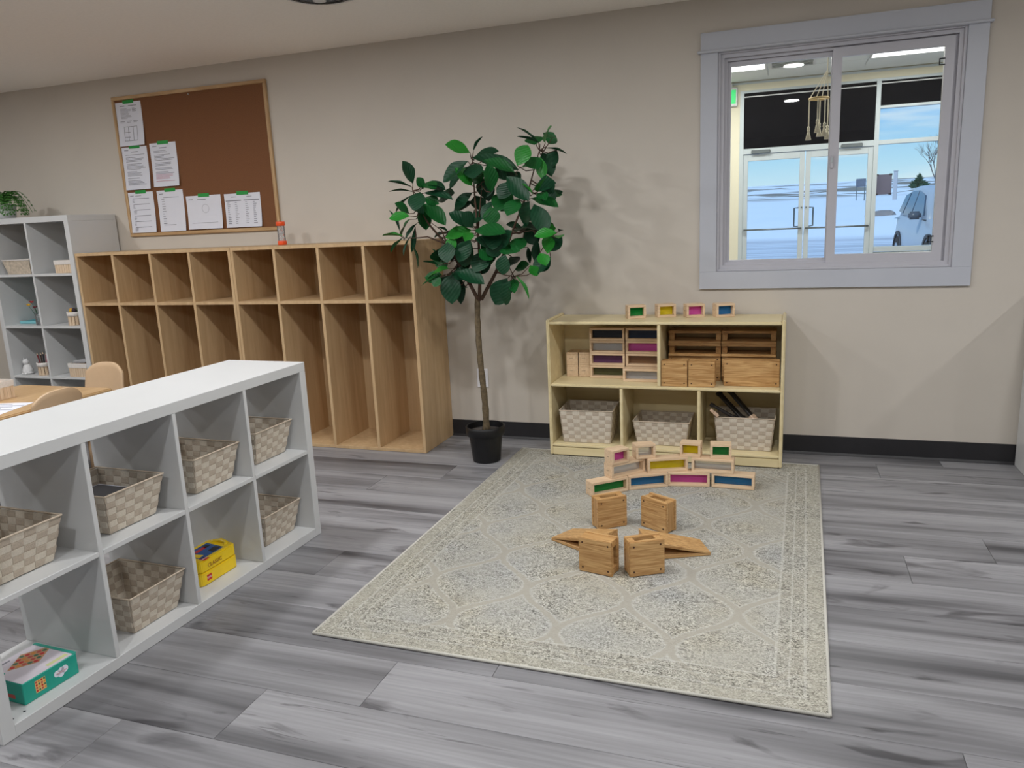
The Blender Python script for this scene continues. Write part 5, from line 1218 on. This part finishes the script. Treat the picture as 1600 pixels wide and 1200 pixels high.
# jar of paper flowers
jr = thing('glass_jar', 'glass jar of paper flowers in the left cube of the tall shelf', 'jar', (-4.845, -.345, TS[2]+.0005))
obj('glass', MB().lathe([(.026, 0), (.028, .004), (.028, .062), (.024, .070), (.026, .078), (.0235, .078), (.0215, .070), (.0255, .062), (.0255, .006)], 20).mesh('glass', smooth=True), acrylic('jar_glass', (.9, .92, .93, 1), .8), jr)
flc = [lin(226, 190, 60), lin(224, 200, 150), lin(190, 40, 50), lin(232, 180, 40), lin(110, 30, 40)]
for i in range(5):
    a = i*1.26+.4; fx, fy, fz = -.022+.042*math.cos(a), .038*math.sin(a), .112+.024*((i*7) % 4)/1.5
    fl = thing('paper_flower', ('yellow', 'cream', 'red', 'golden', 'maroon')[i]+' paper flower in the jar in the tall shelf', 'flower', (-4.845, -.345, TS[2]+.008), 0, 'paper flowers in the jar')
    obj('stem', MB().tube([(.012*math.cos(a), .012*math.sin(a), .0), (fx*.4+.008*math.cos(a), fy*.4+.008*math.sin(a), fz*.6), (fx, fy, fz)], .0015, 5).mesh('stem'), M['leaf1'], fl)
    pmx = plain('petal_%d' % i, flc[i], .8, noise=.08, nscale=60)
    for k2 in range(5):
        b2 = 2*PI*k2/5; obj('petal', MB().add([(0, 0, 0), (.012*math.cos(b2-.4), .012*math.sin(b2-.4), .010), (.017*math.cos(b2), .017*math.sin(b2), .014), (.012*math.cos(b2+.4), .012*math.sin(b2+.4), .010), (.010*math.cos(b2), .010*math.sin(b2), .002)], [(0, 1, 2, 3), (0, 3, 4), (0, 4, 1), (1, 4, 2), (2, 4, 3)]).mesh('petal'), pmx, fl, (fx, fy, fz))
# white cat figurine
ct = thing('cat_figurine', 'small white sitting cat figurine in the tall shelf', 'figurine', (-5.055, -.335, TS[1]))
cm = plain('white_plaster', lin(216, 216, 216), .7, noise=.08, nscale=60, bump=.4)
cb_ = MB(); cb_.lathe([(.030, 0), (.036, .010), (.035, .028), (.028, .050), (.020, .066), (.016, .072)], 20)
obj('body', cb_.mesh('body', smooth=True), cm, ct)
hd = obj('head', MB().lathe([(.004, -.020), (.016, -.015), (.022, 0), (.017, .014), (.004, .019)], 16).mesh('head', smooth=True), cm, ct, (0, -.006, .086))
for s in (-1, 1):
    obj('ear', MB().add([(s*.004, -.003, .012), (s*.019, -.003, .008), (s*.015, -.003, .030), (s*.004, .006, .012), (s*.019, .006, .008)], [(0, 1, 2), (3, 2, 4), (0, 2, 3), (1, 4, 2), (0, 3, 4, 1)]).mesh('ear'), cm, hd)
    obj('paw', MB().lathe([(.002, 0), (.010, .002), (.009, .010), (.002, .014)], 10).mesh('paw', smooth=True), cm, ct, (s*.014, -.032, 0))
obj('tail', MB().tube([(.03, .01, .008), (.046, -.004, .010), (.042, -.024, .012), (.03, -.03, .010)], [.007, .007, .006, .004], 8).mesh('tail', smooth=True), cm, ct)
# fern on top of the tall shelf
pf = thing('trailing_fern', 'green trailing fern in a white pot on the tall white shelf', 'plant', (-5.03, -.315, 1.4655))
obj('pot', MB().lathe([(.055, 0), (.06, .004), (.072, .095), (.066, .095), (.06, .08)], 24).mesh('pot', smooth=True), M['white'], pf)
obj('soil', MB().lathe([(.062, .08), (.02, .086)], 20).mesh('soil'), M['soil'], pf)
rf = random.Random(5)
lf = MB().add([(0, 0, 0), (.006, .006, .001), (.0, .016, 0), (-.006, .006, .001)], [(0, 1, 2, 3)]).mesh('leaflet')
fmat = plain('fern_green', lin(52, 104, 36), .55, noise=.25, nscale=30)
for i in range(30):
    a = -1.25+i*.115 if i < 22 else rf.uniform(0, 2*PI)
    rad = rf.uniform(.12, .19) if a < .9 else rf.uniform(.10, .14); hh = rf.uniform(.09, .16)
    pts = []
    for k2 in range(13):
        s = k2/12; pts.append(Vector((math.cos(a)*rad*s, math.sin(a)*rad*s, .085+hh*math.sin(PI*min(s*.8, 1))*.8-.085*s*s*1.05-(0 if s < .6 else (s-.6)*.04))))
    for p in pts: p.z = max(p.z, .006)
    fr_ = MB().tube(pts, .0012, 4)
    for k2 in range(2, 13):
        t_ = (pts[min(k2+1, 12)]-pts[k2-1]).normalized(); sd_ = t_.cross(Vector((0, 0, 1))).normalized()
        for s in (-1, 1):
            b0 = pts[k2]; d_ = (sd_*s+t_*.4).normalized(); n_ = t_
            l_ = .030*(1-.4*k2/12)
            fr_.add([b0, b0+d_*l_*.5+n_*.008, b0+d_*l_, b0+d_*l_*.5-n_*.008], [(0, 1, 2, 3)])
    obj('frond', fr_.mesh('frond'), fmat, pf)

# ------------------------------------------------------------------ table and chairs behind the low shelf
tb_ = thing('play_table', 'light wood childrens table behind the low white shelf', 'table', (-3.9, -1.75, 0))
poly = [(-3.43, -1.135), (-4.08, -1.135), (-4.42, -1.72), (-4.08, -2.32), (-3.43, -2.32)]
pc_ = [(x+3.9, y+1.75) for x, y in poly]
obj('table_top', MB().prism(pc_, .482, .51).mesh('table_top', .006, seg=3), M['tabletop'], tb_)
mb = MB()
cx_, cy_ = sum(p[0] for p in pc_)/5, sum(p[1] for p in pc_)/5
ap = [((p[0]-cx_)*.86+cx_, (p[1]-cy_)*.86+cy_) for p in pc_]
for i in range(5):
    a, b_ = Vector(ap[i]), Vector(ap[(i+1) % 5]); n_ = Vector((-(b_-a).y, (b_-a).x)).normalized()*.008
    obj('apron', MB().prism([(a-n_)[:], (b_-n_)[:], (b_+n_)[:], (a+n_)[:]], .42, .482).mesh('apron'), M['tabletop'], tb_)
    obj('leg', MB().lathe([(.018, 0.001), (.024, .30), (.025, .482)], 14, (ap[i][0], ap[i][1], 0)).mesh('leg', smooth=True), M['tabletop'], tb_)
def chair(label, loc, rz):
    """moulded tan seat; backrest on +y side, faces -y"""
    t = thing('child_chair', label, 'chair', loc, rz, 'tan plastic chairs at the table')
    # seat
    obj('seat', MB().prism(rpoly(.29, .28, .05, 5), .285, .303).mesh('seat', .005, seg=2), M['chair'], t, (0, 0, 0))
    # back shell: curved in plan, rounded top
    nx2, nz2 = 14, 10; vs, fs = [], []
    for lay_ in (0, 1):
        for j in range(nz2+1):
            for i in range(nx2+1):
                s = i/nx2*2-1; f = j/nz2
                top = .605-.055*abs(s)**3.2
                z = .295+(top-.295)*f
                x_ = s*(.150-.012*f); y_ = .135-.030*(abs(s)**2)+.045*f+(.016 if lay_ else 0)
                vs.append((x_, y_, z))
    n1 = (nx2+1)*(nz2+1)
    for j in range(nz2):
        for i in range(nx2):
            a = j*(nx2+1)+i; fs += [(a, a+1, a+nx2+2, a+nx2+1), (a+n1, a+nx2+1+n1, a+nx2+2+n1, a+1+n1)]
    bd_ = [i for i in range(nx2+1)]+[j*(nx2+1)+nx2 for j in range(1, nz2+1)]+[nz2*(nx2+1)+i for i in range(nx2-1, -1, -1)]+[j*(nx2+1) for j in range(nz2-1, 0, -1)]
    for k2 in range(len(bd_)):
        a, b2 = bd_[k2], bd_[(k2+1) % len(bd_)]; fs.append((a, a+n1, b2+n1, b2))
    obj('backrest', MB().add(vs, fs).mesh('backrest', .0025, True), M['chair'], t)
    for sx_ in (-1, 1):
        for sy_ in (-1, 1): obj('leg', MB().tube([(sx_*.11, sy_*.105, .287), (sx_*.145, sy_*.14, .001)], [.014, .011], 10).mesh('leg', smooth=True), M['chair'], t)
    return t
chair('tan moulded chair at the far side of the table, facing the room', (-3.70, -1.085, 0), 0)
chair('tan moulded chair at the near side of the table, its back to the low shelf', (-3.475, -1.57, 0), -PI/2)
slat_basket('slatted basket with a white cuff standing on the table at the left edge', (-3.865, -1.47, .5105), .12, .12, .095)
wsh = thing('worksheet', 'printed worksheet lying on the table beside the slatted basket', 'paper', (-3.63, -1.66, .5105), .3)
box('page', -.108, .108, -.14, .14, 0, .0006, M['paper'], wsh); mb = MB()
for i in range(7): mb.box(-.08, .02+.08*((i*5) % 3)/2, .10-i*.03, .108-i*.03, .0006, .0009)
obj('printed_lines', mb.mesh('printed_lines'), M['ink'], wsh)
